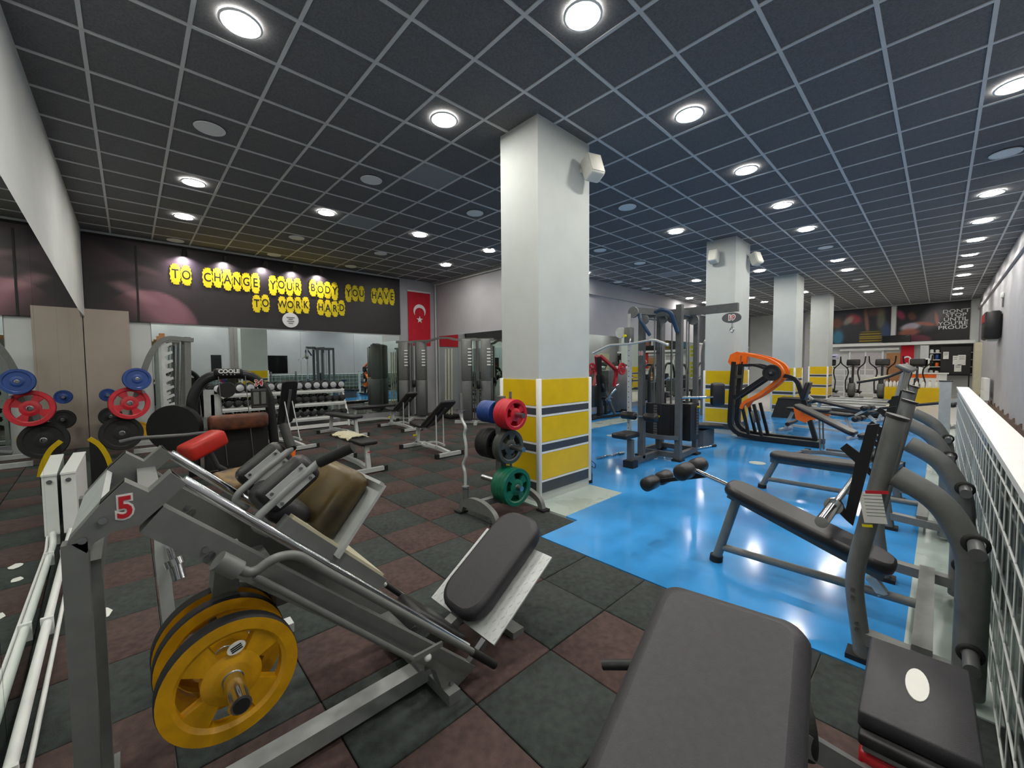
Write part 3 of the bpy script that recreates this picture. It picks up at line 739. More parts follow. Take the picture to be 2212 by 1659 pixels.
# seat with oval badge
s0 = AD(1982, 1408, 1.36); s1 = AD(1980, 1590, 1.06)
x, y, z = _basis(s1-s0); sn = y if y.z > 0 else -y
st = build(B().pad(s0, s1, .235, .05, sn, .006, 1), 'seat_top', 'grey_leather', fg, True)
sm = (s0+s1)/2; sd = (s1-s0).normalized(); sx = sn.cross(sd)
build(B().prism([sm+sd*.098*math.cos(2*PI*k/24)*.85-sd*.02+sx*.026*math.sin(2*PI*k/24) for k in range(24)], sn*.003), 'oval_badge', 'paper', st, True)
build(B().pad(s0-sn*.05+sd*.01, s1-sn*.05+sd*.025, .228, .035, sn, .006, 1), 'seat_edge', 'black_plastic', fg, True)
build(B().pad(s0-sn*.085+sd*.02, s1-sn*.085+sd*.018, .21, .018, sn, .004, 1), 'seat_piping', 'steel_grey', fg, True)
build(B().pad(s0-sn*.103+sd*.02, s1-sn*.103+sd*.02, .225, .05, sn, .008, 1), 'seat_base', 'red_paint', fg, True)
build(B().beam(sm-sn*.15, V(sm.x, sm.y, .05), .07, .07).bx(sm.x-.16, sm.x+.16, sm.y-.05, sm.y+.05, 0, .05), 'seat_post', 'steel_grey', fg, True)
plate('small black weight plate on the pin of the front bench machine', 'rubber_black', .085, .03, along(AD(1728, 1558, 1.10), CR*.9-CF*.3), nh=0)
# ================================================================ BENCH PRESS STATIONS
def press_bench(name, label, X0, dec, foot_y, yo=0.0, rolls=True):
    w = .545; t = thing(name, label, 'bench', (X0, .5+yo, 0))
    for s in (-1, 1):
        X = X0+s*w
        up = [(X, .225+yo, .02), (X, .275+yo, .40), (X, .19+yo, .90), (X, .135+yo, 1.23)]
        u = build(B().oval(up, .075, .085, (1, 0, 0), .12), 'upright', 'steel_grey', t, True)
        build(B().cyl((X, .135+yo, 1.225), (X, .130+yo, 1.24), .045, 16), 'upright_cap', 'black_plastic', u, True)
        build(B().bx(X-.05, X+.05, .165+yo, .29+yo, 0, .025), 'foot_plate', 'rubber_black', u, True)
        r = build(B().oval([(X, .13+yo, .955), (X, -.02+yo, .87), (X, -.125+yo, .66), (X, -.125+yo, .03)], .105, .105, (1, 0, 0), .16), 'rear_leg', 'steel_grey', t, True)
        build(B().beam((X, .22+yo, .12), (X, -.125+yo, .10), .07, .06), 'base_tube', 'steel_grey', t, True)
        for z in (.72, .24):
            build(B().cyl((X-.05, -.125+yo, z), (X-.20, -.125+yo, z), .026, 16), 'storage_peg', 'steel_dark', r, True)
            build(B().lathe([(.03, 0), (.041, 0), (.045, .008), (.041, .018), (.03, .018)], along((X-.052, -.125+yo, z), (-1, 0, 0)), 18), 'rubber_ring', 'rubber_black', r, True)
        # hooks
        hk = [(X-.045, .30+yo, .70), (X-.045, .36+yo, .76), (X-.045, .335+yo, .79), (X-.045, .305+yo, .755), (X-.045, .275+yo, 1.0), (X-.045, .335+yo, 1.06), (X-.045, .31+yo, 1.09), (X-.045, .26+yo, 1.05), (X-.045, .235+yo, 1.19), (X-.045, .19+yo, 1.2), (X-.045, .275+yo, .68)]
        build(B().prism(hk, (.014, 0, 0)), 'bar_hooks', 'black_metal', u, True)
    build(B().beam((X0-w, .02+yo, .13), (X0+w, .02+yo, .13), .07, .07), 'rear_cross_tube', 'steel_grey', t, True)
    z0, z1 = (.635, .335) if dec else (.455, .455)
    y1 = foot_y; y0 = .13+yo if dec else .42+yo
    build(B().pad((X0, y1-.06, z0), (X0, y0, z1), .27, .075, (0, .1, 1), .022, 3, .10), 'bench_pad', 'black_leather', t, True)
    build(B().beam((X0, y1-.06, z0-.10), (X0, y0+.06, z1-.10), .06, .05), 'pad_rail', 'steel_dark', t, True)
    lg = build(B().tube([(X0, y1-.12, z0-.10), (X0, y1+.02, .03)], .032, 12), 'front_leg', 'steel_grey', t, True)
    build(B().cyl((X0, y1+.025, 0), (X0, y1+.02, .045), .045, 14), 'rubber_foot', 'rubber_black', lg, True)
    build(B().tube([(X0, y1, .12), (X0, .02+yo, .13)], .026, 12), 'floor_tube', 'steel_grey', t, True)
    build(B().beam((X0, y0+.12, z1-.12), (X0, y0+.06, .13), .05, .05), 'rear_support', 'steel_silver', t, True)
    if rolls:
        build(B().cyl((X0, y1-.08, z0-.05), (X0, y1+.20, z0+.03), .017, 12), 'roller_arm', 'chrome', t, True)
        build(B().beam((X0, y1+.10, z0+.005), (X0, y1+.52, z0-.13), .03, .03), 'foot_arm', 'black_metal', t, True)
        for (yy, zz, r) in ((y1+.22, z0+.035, .062), (y1+.50, z0-.115, .056)):
            build(B().cyl((X0-.06, yy, zz), (X0+.06, yy, zz), .018, 10), 'roller_axle', 'black_metal', t, True)
            for s in (-1, 1):
                o = build(B().lathe([(.0, .04), (r*.8, .04), (r, .055), (r, .185), (r*.8, .2), (0, .2)], along((X0, yy, zz), (s, 0, 0)), 18), 'foam_roller', 'black_leather', t, True)
    return t
d1 = press_bench('decline_bench', 'grey decline press bench with foam foot rollers beside the railing', 3.175, True, 1.10)
for py, dz in ((1272, 0), (1288, 0), (1345, 0), (1358, 0)):
    p = AX(1842 if py < 1300 else 1850, py, 2.588); build(B().cyl(p+V(-.012, 0, 0), p+V(.02, 0, 0), .008, 8), 'bolt', 'chrome_dull', d1, True)
# notice on the near upright
nl = build(B().box(None, (.004, .085, .15), M=Matrix.Translation((3.175-.545-.040, .205, .79)) @ Matrix.Rotation(-.18, 4, 'X')), 'notice_sheet', 'paper', d1, True)
build(B().box(None, (.0045, .085, .015), M=Matrix.Translation((3.175-.545-.0402, .192, .868)) @ Matrix.Rotation(-.18, 4, 'X')), 'notice_header', 'ink_red', nl, True)
b = B()
for k in range(7): b.box(None, (.0046, .07, .003), M=Matrix.Translation((3.175-.545-.0402, .198-.0028*(3-k)*-1, .80-(k-3)*.016)) @ Matrix.Rotation(-.18, 4, 'X'))
build(b, 'notice_print', 'steel_grey', nl, True)
build(B().box(None, (.0045, .04, .012), M=Matrix.Translation((3.175-.545-.0402, .222, .695)) @ Matrix.Rotation(-.18, 4, 'X')), 'yellow_sticker', 'yellow_plastic', d1, True)
press_bench('flat_press_bench', 'grey flat press bench with a black pad, second along the railing', 5.45, False, 1.40, .05, False)
# barbell collar resting in the near hook of the decline bench
bb = thing('short_barbell', 'chrome barbell resting on the hooks of the decline bench', 'barbell', (3.17, .335, .79))
p0 = V(2.16, .335, .80)
build(B().cyl((2.45, .335, .80), (3.9, .335, .80), .0145, 14), 'shaft', 'chrome', bb, True)
for x0, x1 in ((2.16, 2.45), (3.9, 4.2)):
    build(B().cyl((x0, .335, .80), (x1, .335, .80), .025, 16), 'sleeve', 'chrome', bb, True)
for x in (2.455, 3.895): build(B().cyl((x-.012, .335, .80), (x+.012, .335, .80), .038, 16), 'collar', 'chrome', bb, True)
# ================================================================ PLATE TREE BY THE COLUMN
TRX, TRY = 2.70, 3.03
pt = thing('plate_tree', 'grey weight plate tree with arched feet beside the near yellow column', 'weight rack', (TRX, TRY, 0))
build(B().bx(TRX-.035, TRX+.035, TRY-.04, TRY+.04, .10, 1.18), 'mast', 'steel_dark', pt, True)
for x in (2.40, 3.02):
    a = build(B().rect([(x, TRY-.27, .015), (x, TRY-.24, .10), (x, TRY-.10, .165), (x, TRY+.10, .165), (x, TRY+.24, .10), (x, TRY+.27, .015)], .06, .05, (1, 0, 0), .08), 'arched_foot', 'steel_grey', pt, True)
    for s in (-1, 1): build(B().bx(x-.05, x+.05, TRY+s*.28-.05, TRY+s*.28+.05, 0, .02), 'rubber_foot', 'rubber_black', a, True)
build(B().beam((2.40, TRY, .15), (3.02, TRY, .15), .06, .06), 'base_beam', 'steel_grey', pt, True)
build(B().prism([(2.372, TRY-.2, .08), (2.372, TRY+.2, .08), (2.372, TRY+.17, .13), (2.372, TRY-.17, .13)], (.012, 0, 0)), 'web_plate', 'steel_grey', pt, True)
PEGS = [(1.01, .33, .33), (.685, .33, .30), (.30, .30, .30)]
for z, l0, l1 in PEGS:
    for s, l in ((-1, l0), (1, l1)):
        build(B().cyl((TRX, TRY+s*.04, z), (TRX, TRY+s*l, z), .025, 14), 'loading_peg', 'chrome_dull', pt, True)
build(B().cyl((2.40, TRY+.20, .16), (2.40, TRY+.20, .26), .032, 14), 'bar_holder', 'steel_dark', pt, True)
build(B().cyl((TRX+.12, TRY-.02, .16), (TRX+.12, TRY-.02, 1.22), .014, 10), 'stored_bar', 'chrome_dull', pt, True)
def stack(col, R, t, n, z, s, y0, name, grp, nh=4, rim='rubber_black'):
    for k in range(n):
        pos = ['innermost', 'second', 'third', 'fourth', 'fifth', 'sixth'][k] if k < n-1 else 'outermost'
        plate('%s, %s of its peg on the plate tree' % (name, pos), col, R, t, along((TRX, TRY+s*(y0+t*(k+.5)+.002*k), z), (0, s, 0), .5+k*.4), nh=nh, group=grp, rimmat=rim)
stack('plate_red', .150, .042, 4, 1.01, -1, .055, 'red grip weight plate', 'red plates on the tree', rim='plate_red')
stack('plate_blue', .115, .032, 6, 1.01, 1, .05, 'small blue weight plate', 'blue plates on the tree', 0, 'plate_blue')
stack('plate_grey', .170, .046, 2, .685, -1, .06, 'dark grey grip weight plate', 'dark plates on the tree near side', rim='plate_grey')
stack('rubber_black', .155, .045, 4, .685, 1, .05, 'black weight plate', 'black plates on the tree far side')
stack('plate_green', .185, .046, 4, .30, -1, .05, 'green grip weight plate', 'green plates on the tree', rim='plate_green')
# curl bar standing in its holder
ez = thing('curl_bar', 'chrome curl bar standing upright in the plate tree foot', 'barbell', (2.40, TRY+.20, .17))
EX, EY = 2.40, TRY+.20
build(B().tube([(EX, EY, .28), (EX, EY, .42), (EX, EY+.04, .50), (EX, EY-.02, .58), (EX, EY-.02, .70), (EX, EY+.01, .80), (EX, EY-.02, .88), (EX, EY+.05, .95), (EX, EY+.05, 1.03)], .015, 10, .03), 'shaft', 'steel_silver', ez, True)
build(B().cyl((EX, EY+.05, 1.03), (EX, EY+.06, 1.215), .019, 14), 'upper_sleeve', 'chrome_dull', ez, True)
build(B().cyl((EX, EY, .165), (EX, EY, .27), .024, 14), 'lower_sleeve', 'chrome_dull', ez, True)
for z, dy in ((1.035, .05), (.275, 0)): build(B().cyl((EX, EY+dy, z-.008), (EX, EY+dy, z+.008), .038, 16), 'collar', 'chrome', ez, True)
# rolled mat leaning on the far side of the column
rb = thing('resistance_bar', 'black padded bar with cord leaning on the right side of the near column', 'exercise bar', (4.16, 2.97, 0))
build(B().tube([(4.17, 2.99, .10), (4.14, 2.99, .72)], .022, 10), 'padded_bar', 'rubber_black', rb, True)
build(B().tube([(4.15, 2.98, .30), (4.20, 2.93, .24), (4.21, 2.95, .18), (4.17, 2.98, .22)], .005, 6, .02), 'cord_loop', 'rubber_black', rb, True)
build(B().cyl((4.17, 2.99, 0), (4.17, 2.99, .12), .028, 10), 'bar_end', 'black_plastic', rb, True)
# ================================================================ BENCHES ON THE RUBBER FLOOR
def bench(label, x, y, rz=0.0, back=0.0, towel=False, seat=True, col='steel_silver', grp='benches on the rubber floor'):
    # local: +y is the foot end, -y the head end
    t = thing('adjustable_bench' if back else 'flat_bench', label, 'bench', (x, y, 0), rz, grp)
    for yy, w in ((-.55, .24), (.58, .26)):
        f = build(B().beam((-w, yy, .045), (w, yy, .045), .055, .055), 'cross_foot', col, t)
        for s in (-1, 1): build(B().box((s*w, yy, .04), (.05, .07, .075)), 'rubber_cap', 'rubber_black', f)
    build(B().rect([(0, -.55, .06), (0, -.2, .10), (0, .45, .10), (0, .58, .06)], .055, .055, (1, 0, 0), .1), 'spine', col, t)
    if back:
        h = V(0, .12, .42); top = h+V(0, -math.cos(back)*.86, math.sin(back)*.86); n = V(0, math.sin(back), math.cos(back))
        build(B().pad(h+n*.045, top+n*.045, .28, .06, n, .02, 2, .06), 'back_pad', 'black_leather', t)
        build(B().beam(h-n*.015, h+(top-h)*.8-n*.015, .05, .04), 'back_rail', 'steel_dark', t)
        m = h+(top-h)*.55
        for s in (-1, 1): build(B().tube([m+V(s*.07, 0, -.02), V(s*.07, -.28, .13)], .011, 8), 'back_strut', col, t)
        if seat: build(B().pad((0, .16, .455), (0, .55, .49), .27, .055, (0, 0, 1), .02, 2, .06), 'seat_pad', 'black_leather', t)
        build(B().beam((0, .16, .38), (0, .52, .42), .05, .04), 'seat_rail', col, t)
        build(B().beam((0, .42, .40), (0, .46, .10), .055, .055), 'post', col, t)
        build(B().cyl((-.04, .44, .24), (-.09, .44, .24), .02, 10), 'pull_pin', 'yellow_plastic', t)
        build(B().rect([(-.10, -.26, .13), (-.15, -.05, .13), (-.13, .12, .14), (.13, .12, .14), (.15, -.05, .13), (.10, -.26, .13)], .03, .03, (0, 0, 1), .06), 'ladder_loop', col, t)
    else:
        build(B().pad((0, -.60, .46), (0, .60, .46), .27, .06, (0, 0, 1), .02, 2, .06), 'bench_pad', 'black_leather', t)
        for yy in (-.48, .48): build(B().beam((0, yy, .39), (0, yy*1.12, .06), .06, .05), 'leg', col, t)
        build(B().beam((0, -.5, .385), (0, .5, .385), .06, .035), 'pad_rail', 'steel_dark', t)
    return t
b1 = bench('adjustable bench with raised black back on silver frame, nearest to the plate tree', 3.75, 6.02, 0, .60)
bench('adjustable bench with raised black back in front of the cable towers', 4.62, 8.75, 0, .55)
bench('flat black bench with silver legs near the dumbbell rack', 3.32, 8.85, .15)
b4 = bench('flat bench with a folded towel and white leg on the rubber floor', 2.36, 5.95, 0)
bench('upright black bench seen from behind, right of the black machine marked 34', 2.12, 8.35, .2, 1.25)
bench('small flat bench standing between the dumbbell rack and the cable towers', 4.63, 10.2, 1.57)
tw = thing('folded_towel', 'pale folded towel lying on the flat bench', 'towel', (2.36, 6.1, .461))
rr = []
for j in range(9):
    yv = 5.72+j*.08; rr.append([V(2.36+(i-5)*.032+.01*math.sin(j*1.7), yv, .465+.012*abs(math.sin(i*1.2+j*.9))-(.0 if 1 < i < 9 else .03)) for i in range(11)])
bt = B().loft(rr, False, True, False).loft([[p+V(0, 0, .012) for p in r] for r in rr], False, True, False)
build(bt, 'towel_cloth', 'cream', tw, True)
nt = build(B().bx(2.33, 2.39, 5.36, 5.364, .30, .312), 'red_sticker', 'ink_red', b4, True)
# ================================================================ DUMBBELL RACK
RY_ = 10.55
dr = thing('dumbbell_rack', 'white three-tier dumbbell rack under the mural mirrors', 'weight rack', (2.6, RY_, 0))
SH = [(.905, .05), (.60, -.06), (.27, -.17)]
for z, dy in SH:
    for yy in (-.10, .12):
        s = build(B().beam((1.25, RY_+dy+yy, z-.015+(.05 if yy > 0 else 0)), (3.98, RY_+dy+yy, z-.015+(.05 if yy > 0 else 0)), .03, .05, (0, 0, 1)), 'shelf_rail', 'white_plastic', dr, True)
    build(B().prism([(1.25, RY_+dy-.14, z-.06), (1.25, RY_+dy+.16, z+.01), (3.98, RY_+dy+.16, z+.01), (3.98, RY_+dy-.14, z-.06)], (0, 0, -.012)), 'shelf_tray', 'steel_silver', dr, True)
for x in (1.25, 2.62, 3.98):
    build(B().prism([(x-.02, RY_-.34, 0), (x-.02, RY_+.32, 0), (x-.02, RY_+.26, .98), (x-.02, RY_+.12, .98), (x-.02, RY_-.30, .25)], (.04, 0, 0)), 'side_panel', 'white_plastic', dr, True)
build(B().bx(1.27, 3.96, RY_-.31, RY_-.27, .02, .10), 'bottom_rail', 'white_plastic', dr, True)
def dumbbell(R, label, M, grp, key={}):
    if R in key: return dup(key[R], None, 0, label, grp, M)
    o = thingM('dumbbell', label, 'dumbbell', M, grp); L = .065+R*.35
    build(B().cyl((-.075, 0, 0), (.075, 0, 0), .016, 10), 'handle', 'chrome', o)
    for s in (-1, 1):
        h = build(B().lathe([(0, .06), (R*.85, .06), (R, .07), (R, .06+L*.8), (R*.82, .06+L), (0, .06+L)], along((0, 0, 0), (s, 0, 0)), 16), 'head', 'rubber_black', o)
        build(B().lathe([(R*.80, .061+L), (R*.55, .063+L), (0, .063+L)], along((0, 0, 0), (s, 0, 0)), 16), 'end_cap', 'chrome_dull' if R > .07 else 'black_metal', h)
    key[R] = o; return o
tier = ['top', 'middle', 'bottom']
for ti, (n, R) in enumerate(((14, .092), (16, .070), (15, .064))):
    z, dy = SH[ti]
    for k in range(n):
        x = 3.90-k*(2.56/(n-1))
        if abs(x-2.62) < .02: x += .03
        lab = 'round black dumbbell on the %s tier of the rack, %s from the right' % (tier[ti], ordn[k])
        dumbbell(R, lab, Matrix.Translation((x, RY_+dy+.01, z+R*.83+.03)) @ Matrix.Rotation(PI/2+.0, 4, 'Z') @ Matrix.Rotation(.12, 4, 'Y'), 'dumbbells on the rack')
# ================================================================ RACK MACHINE IN THE BACK LEFT CORNER
sm = thing('squat_rack', 'grey rack machine with curved top and toothed uprights in the back left corner', 'gym machine', (.45, 9.9, 0))
for Y in (9.55, 10.45):
    pts = [AY(px, py, 9.55) for px, py in ((270, 960), (300, 835), (325, 765), (350, 728), (418, 735))]
    build(B().rect([(p.x, Y, p.z) for p in pts], .075, .09, (0, 1, 0), .18), 'curved_frame', 'steel_grey', sm, True)
    build(B().beam((.0, Y, .04), (1.0, Y, .04), .08, .07), 'floor_beam', 'steel_silver', sm, True)
    x0 = .42; tp = []
    for k in range(10):
        z = .45+k*.155; tp += [(x0+.05, Y, z), (x0+.16, Y, z+.06), (x0+.15, Y, z+.10), (x0+.08, Y, z+.075), (x0+.05, Y, z+.13)]
    build(B().prism([(x0, Y, .1), (x0+.05, Y, .1)]+tp+[(x0+.05, Y, 2.05), (x0, Y, 2.05)], (0, .02, 0)), 'toothed_upright', 'steel_silver', sm, True)
    build(B().cyl((.62, Y+.04, .1), (.70, Y+.04, 2.05), .018, 10), 'guide_rod', 'chrome', sm, True)
    build(B().beam((.75, Y, .06), (.80, Y, 2.05), .09, .05, (0, 1, 0)), 'rear_upright', 'steel_grey', sm, True)
    build(B().bx(.40, .48, Y-.01, Y+.03, 2.0, 2.1), 'stop_block', 'wood', sm, True)
for z in (.10, 2.02): build(B().beam((.78, 9.55, z), (.78, 10.45, z), .06, .06), 'cross_beam', 'steel_grey', sm, True)
bar = thing('rack_barbell', 'long thin barbell lying across the corner rack machine', 'barbell', (.15, 10, 1.08))
build(B().cyl((.16, 9.45, 1.08), (.16, 10.85, 1.08), .014, 10), 'shaft', 'chrome_dull', bar, True)
build(B().cyl((.16, 9.2, 1.08), (.16, 9.45, 1.08), .022, 12), 'sleeve', 'chrome_dull', bar, True)
for k, (px, py, R, c, lab) in enumerate(((296, 819, .19, 'plate_blue', 'round blue weight plate, highest on the corner rack machine'), (280, 871, .27, 'plate_red', 'red grip weight plate below the blue one on the corner rack machine'), (263, 936, .28, 'rubber_black', 'large black weight plate lowest on the corner rack machine'))):
    p = AY(px, py, 9.36)
    M = along((p.x, 9.36, p.z), (.25, -1, .12))
    plate(lab, c, R, .045, M, nh=4 if c == 'plate_red' else 0, rimmat=c)
    build(B().cyl(p+V(0, .0, 0), (p.x, 9.52, p.z), .024, 10), 'storage_peg', 'chrome_dull', sm, True)
for k, (px, py, R, c, lab) in enumerate(((238, 902, .17, 'rubber_black', 'smaller black weight plate on the far side of the corner rack machine'), (232, 855, .12, 'plate_blue', 'small pale blue weight plate on the far side of the corner rack machine'), (302, 932, .16, 'plate_yellow', 'small yellow-rimmed weight plate behind the large black one'))):
    p = AY(px, py, 10.35); plate(lab, c, R, .04, along((p.x, 10.62, p.z), (.3, -1, .1)), nh=0, rimmat=c)
    build(B().cyl((p.x, 10.62, p.z), (p.x, 10.5, p.z), .024, 10), 'storage_peg', 'chrome_dull', sm, True)
# ================================================================ BLACK MACHINE 34
m34 = thing('selector_machine', 'black arched weight-stack machine marked 34 with worn brown pads', 'gym machine', (1.05, 7.0, 0))
build(B().oval([(.60, 7.0, 0), (.60, 7.0, 1.10), (.76, 7.0, 1.36), (1.05, 7.0, 1.40), (1.34, 7.0, 1.36), (1.52, 7.0, 1.10), (1.60, 7.0, 0)], .13, .10, (0, 1, 0), .22), 'arch_frame', 'black_metal', m34, True)
hd = build(B().rboxat((1.02, 6.97, 1.415), (.34, .14, .11), .03, 2), 'head_housing', 'black_plastic', m34, True)
text('COOLE', .075, frame((1.02, 6.897, 1.43), (1, 0, 0), (0, 0, 1)), 'housing_lettering', 'white_trim', hd, .001, True, .004, 1.0)
b = B()
for k in range(4): b.box((.95+k*.045, 6.8985, 1.385), (.012, .003, .012))
build(b, 'housing_marks', 'white_trim', hd, True)['kind'] = 'stuff'
o = text('34', .12, frame((1.38, 6.93, 1.25), (1, 0, 0), (0, 0, 1)), 'number_outline', 'white_trim', m34, .001, True, .010, .9)
text('34', .12, frame((1.38, 6.928, 1.25), (1, 0, 0), (0, 0, 1)), 'number', 'ink_red', m34, .001, True, .002, .9)
pl = build(B().bx(1.28, 1.50, 6.935, 6.945, .88, 1.17), 'instruction_placard', 'black_plastic', m34, True)
b = B()
for z in (.90, 1.14, 1.155): b.bx(1.30, 1.48, 6.932, 6.935, z, z+.008)
b.bx(1.31, 1.38, 6.932, 6.935, .94, 1.12).bx(1.41, 1.47, 6.932, 6.935, .94, 1.12)
build(b, 'placard_print', 'steel_grey', pl, True)
for x0, x1 in ((.90, .96), (1.22, 1.28)): build(B().cyl((x0, 6.95, 1.36), (x1, 6.9, .10), .006, 6), 'cable', 'chrome_dull', m34, True)
build(B().cyl((1.0, 7.02, 1.16), (1.0, 7.06, 1.16), .11, 20), 'cam_wheel', 'black_plastic', m34, True)
parts([B().box((.80, 7.1, .98), (.12, .03, .38)), B().box((.88, 7.1, .85), (.12, .03, .5))], 'perforated_bracket', 'steel_silver', m34)
build(B().bx(.72, 1.48, 6.92, 7.12, .05, .62), 'weight_stack', 'rubber_black', m34, True)
build(B().rboxat((1.10, 6.80, .72), (.72, .14, .22), .05, 3), 'backrest_pad', 'worn_brown', m34, True)
build(B().cyl((.38, 6.85, .70), (.44, 6.95, .70), .30, 28), 'big_cam_disc', 'black_metal', m34, True)
rp = AY(440, 965, 6.0)
build(B().rbox((.46, .25, .20), Matrix.Translation((rp.x, 6.02, rp.z+.02)) @ Matrix.Rotation(.5, 4, 'Z') @ Matrix.Rotation(-.32, 4, 'Y'), .05, 3), 'red_pad', 'red_leather', m34, True)
build(B().tube([(rp.x+.05, 6.05, rp.z-.06), (.75, 6.2, .25), (.9, 6.7, .08)], .035, 10), 'pad_arm', 'steel_dark', m34, True)
build(B().rbox((.40, .34, .12), Matrix.Translation(AY(515, 1035, 5.2)) @ Matrix.Rotation(.4, 4, 'Z') @ Matrix.Rotation(.35, 4, 'X'), .045, 3), 'seat_pad', 'worn_tan', m34, True)
p = AY(515, 1035, 5.2)
build(B().beam((p.x, p.y, p.z-.06), (p.x+.05, 5.3, .05), .08, .08).beam((p.x+.05, 5.3, .04), (1.1, 6.9, .04), .09, .07), 'seat_frame', 'black_metal', m34, True)
build(B().rboxat(AY(632, 985, 5.6), (.05, .12, .20), .02, 2), 'orange_pad', 'orange_paint', m34, True)
q = AY(632, 985, 5.6); build(B().tube([q+V(0, 0, -.05), (q.x, q.y, .05), (1.1, 6.6, .05)], .022, 8), 'orange_pad_post', 'black_metal', m34, True)
build(B().tube([AY(258, 955, 6.3), AY(290, 947, 6.3), AY(400, 940, 6.3), (.85, 6.75, .62)], .022, 10, .05), 'grip_arm', 'steel_dark', m34, True)
# ================================================================ CABLE CROSSOVER TOWERS
cx = thing('cable_crossover', 'grey cable crossover with two tall shrouded towers in the back corner', 'gym machine', (6.0, 9.2, 0))
def tower(x, y):
    for dx, dy in ((-.17, .17), (.17, -.17)):
        a = build(B().rboxat((x+dx, y+dy, 1.62), (.25, .29, 1.05), .02, 1, -.75), 'upper_shroud', 'steel_grey', cx, True)
        build(B().rboxat((x+dx, y+dy, .60), (.255, .295, 1.0), .02, 1, -.75), 'lower_shroud', 'steel_dark', cx, True)
        b = B()
        for k in range(6): b.box((x+dx-.04, y+dy-.17, 1.5+k*.08), (.09, .03, .035), -.75)
        build(b, 'vent_slots', 'white_trim', a, True)['kind'] = 'stuff'
    for dx, dy in ((-.04, .04), (.05, -.05)): build(B().cyl((x+dx, y+dy, .05), (x+dx, y+dy, 2.12), .014, 8), 'guide_rod', 'chrome', cx, True)
    build(B().beam((x-.32, y+.32, 2.14), (x+.32, y-.32, 2.14), .09, .06), 'head_beam', 'steel_grey', cx, True)
    build(B().beam((x-.4, y+.4, .04), (x+.4, y-.4, .04), .10, .07).beam((x-.3, y-.3, .035), (x+.05, y+.05, .035), .08, .06), 'floor_foot', 'steel_silver', cx, True)
    build(B().beam((x-.1, y-.15, .1), (x-.1, y-.15, 2.1), .05, .05), 'pulley_column', 'steel_dark', cx, True)
    build(B().rboxat((x-.1, y-.2, 1.0), (.08, .1, .2), .02, 1), 'pulley_carriage', 'black_metal', cx, True)
tower(5.72, 10.05); tower(6.45, 8.15)
build(B().rect([(5.72, 10.05, 2.16), (5.95, 9.5, 2.16), (6.02, 9.3, 2.22), (6.15, 8.95, 2.22), (6.22, 8.75, 2.16), (6.45, 8.15, 2.16)], .06, .05, (0, 0, 1), .1), 'bridge_beam', 'steel_grey', cx, True)
bars = thing('bar_stand', 'upright chrome bars in a stand between the cable towers', 'weight rack', (6.55, 9.45, 0))
build(B().rboxat((6.55, 9.45, .06), (.3, .4, .12), .02, 1), 'stand_base', 'rubber_black', bars, True)
for k in range(5): build(B().cyl((6.48+.04*(k % 2), 9.3+k*.075, .1), (6.50+.04*(k % 2), 9.3+k*.075, 1.95), .018, 8), 'upright_bar', 'chrome' if k % 2 else 'cream', bars, True)
# ================================================================ RADIATOR AND PIPE AT THE LEFT MIRROR
rd = thing('radiator', 'white panel radiator standing against the left mirror', 'radiator', (-.41, 5.6, 0))
build(B().bx(-.455, -.37, 5.05, 6.15, .10, .60), 'panel_body', 'white_plastic', rd, True)
build(B().bx(-.458, -.367, 5.04, 6.16, .60, .615), 'top_grille', 'white_trim', rd, True)
build(B().bx(-.45, -.38, 5.10, 5.15, 0, .10), 'foot', 'white_trim', rd, True); build(B().bx(-.45, -.38, 6.05, 6.10, 0, .10), 'foot', 'white_trim', rd, True)
build(B().cyl((-.412, 5.05, .55), (-.412, 5.04, .55), .018, 12), 'vent_plug', 'chrome_dull', rd, True)
pp = thing('heating_pipe', 'white heating pipe running along the floor below the left mirror', 'pipe', (-.47, 3, .05))
build(B().tube([(XM(5.04)+.05, 5.04, .12), (XM(4.9)+.04, 4.9, .07), (XM(.2)+.04, 0.2, .07)], .02, 10, .05), 'main_pipe', 'white_trim', pp, True)
build(B().tube([(XM(5.04)+.08, 5.04, .10), (XM(4.9)+.08, 4.9, .03), (XM(.2)+.08, 0.2, .03)], .010, 8, .05), 'return_pipe', 'white_trim', pp, True)
for y in (1.2, 2.2, 3.4, 4.6): build(B().bx(XM(y)+.015, XM(y)+.065, y-.01, y+.01, .0, .10), 'pipe_clip', 'white_trim', pp, True)
# yellow sheave rim seen past the radiator
yw = thing('yellow_bumper', 'yellow curved guard leaning behind the radiator', 'guard', (-.15, 7.2, 0))
pts = [AY(px, py, 7.2) for px, py in ((192, 947), (215, 960), (232, 985), (240, 1010))]
build(B().rect(pts, .05, .015, (0, 1, 0), .1), 'yellow_strip', 'yellow_panel', yw, True)
build(B().prism([pts[0], pts[1], pts[2], pts[3], V(pts[3].x, 7.2, 0), V(pts[0].x, 7.2, 0)], (0, .03, 0)), 'black_board', 'rubber_black', yw, True)

# chrome bar hanging behind the leg press, in a silver curved stand
bs_ = thing('barbell_stand', 'silver curved barbell stand seen under the leg press beam', 'weight rack', (.42, 2.55, 0))
build(B().rect([AY(348, 1150, 2.5), AY(350, 1210, 2.5), AY(356, 1260, 2.5), V(AY(372, 1300, 2.5).x, 2.5, .04)], .05, .03, (0, 1, 0), .08), 'curved_leg', 'steel_silver', bs_, True)
build(B().bx(.25, .62, 2.46, 2.54, 0, .05), 'floor_foot', 'steel_silver', bs_, True)
build(B().beam(AY(352, 1165, 2.52), AY(425, 1195, 2.52), .04, .04), 'upper_tube', 'steel_grey', bs_, True)
hb = thing('hanging_barbell', 'chrome barbell sleeve with collar behind the leg press beam', 'barbell', tuple(AY(385, 1230, 2.35)))
build(B().cyl(AY(360, 1170, 2.51), AY(376, 1212, 2.36), .014, 10), 'shaft', 'chrome', hb, True)
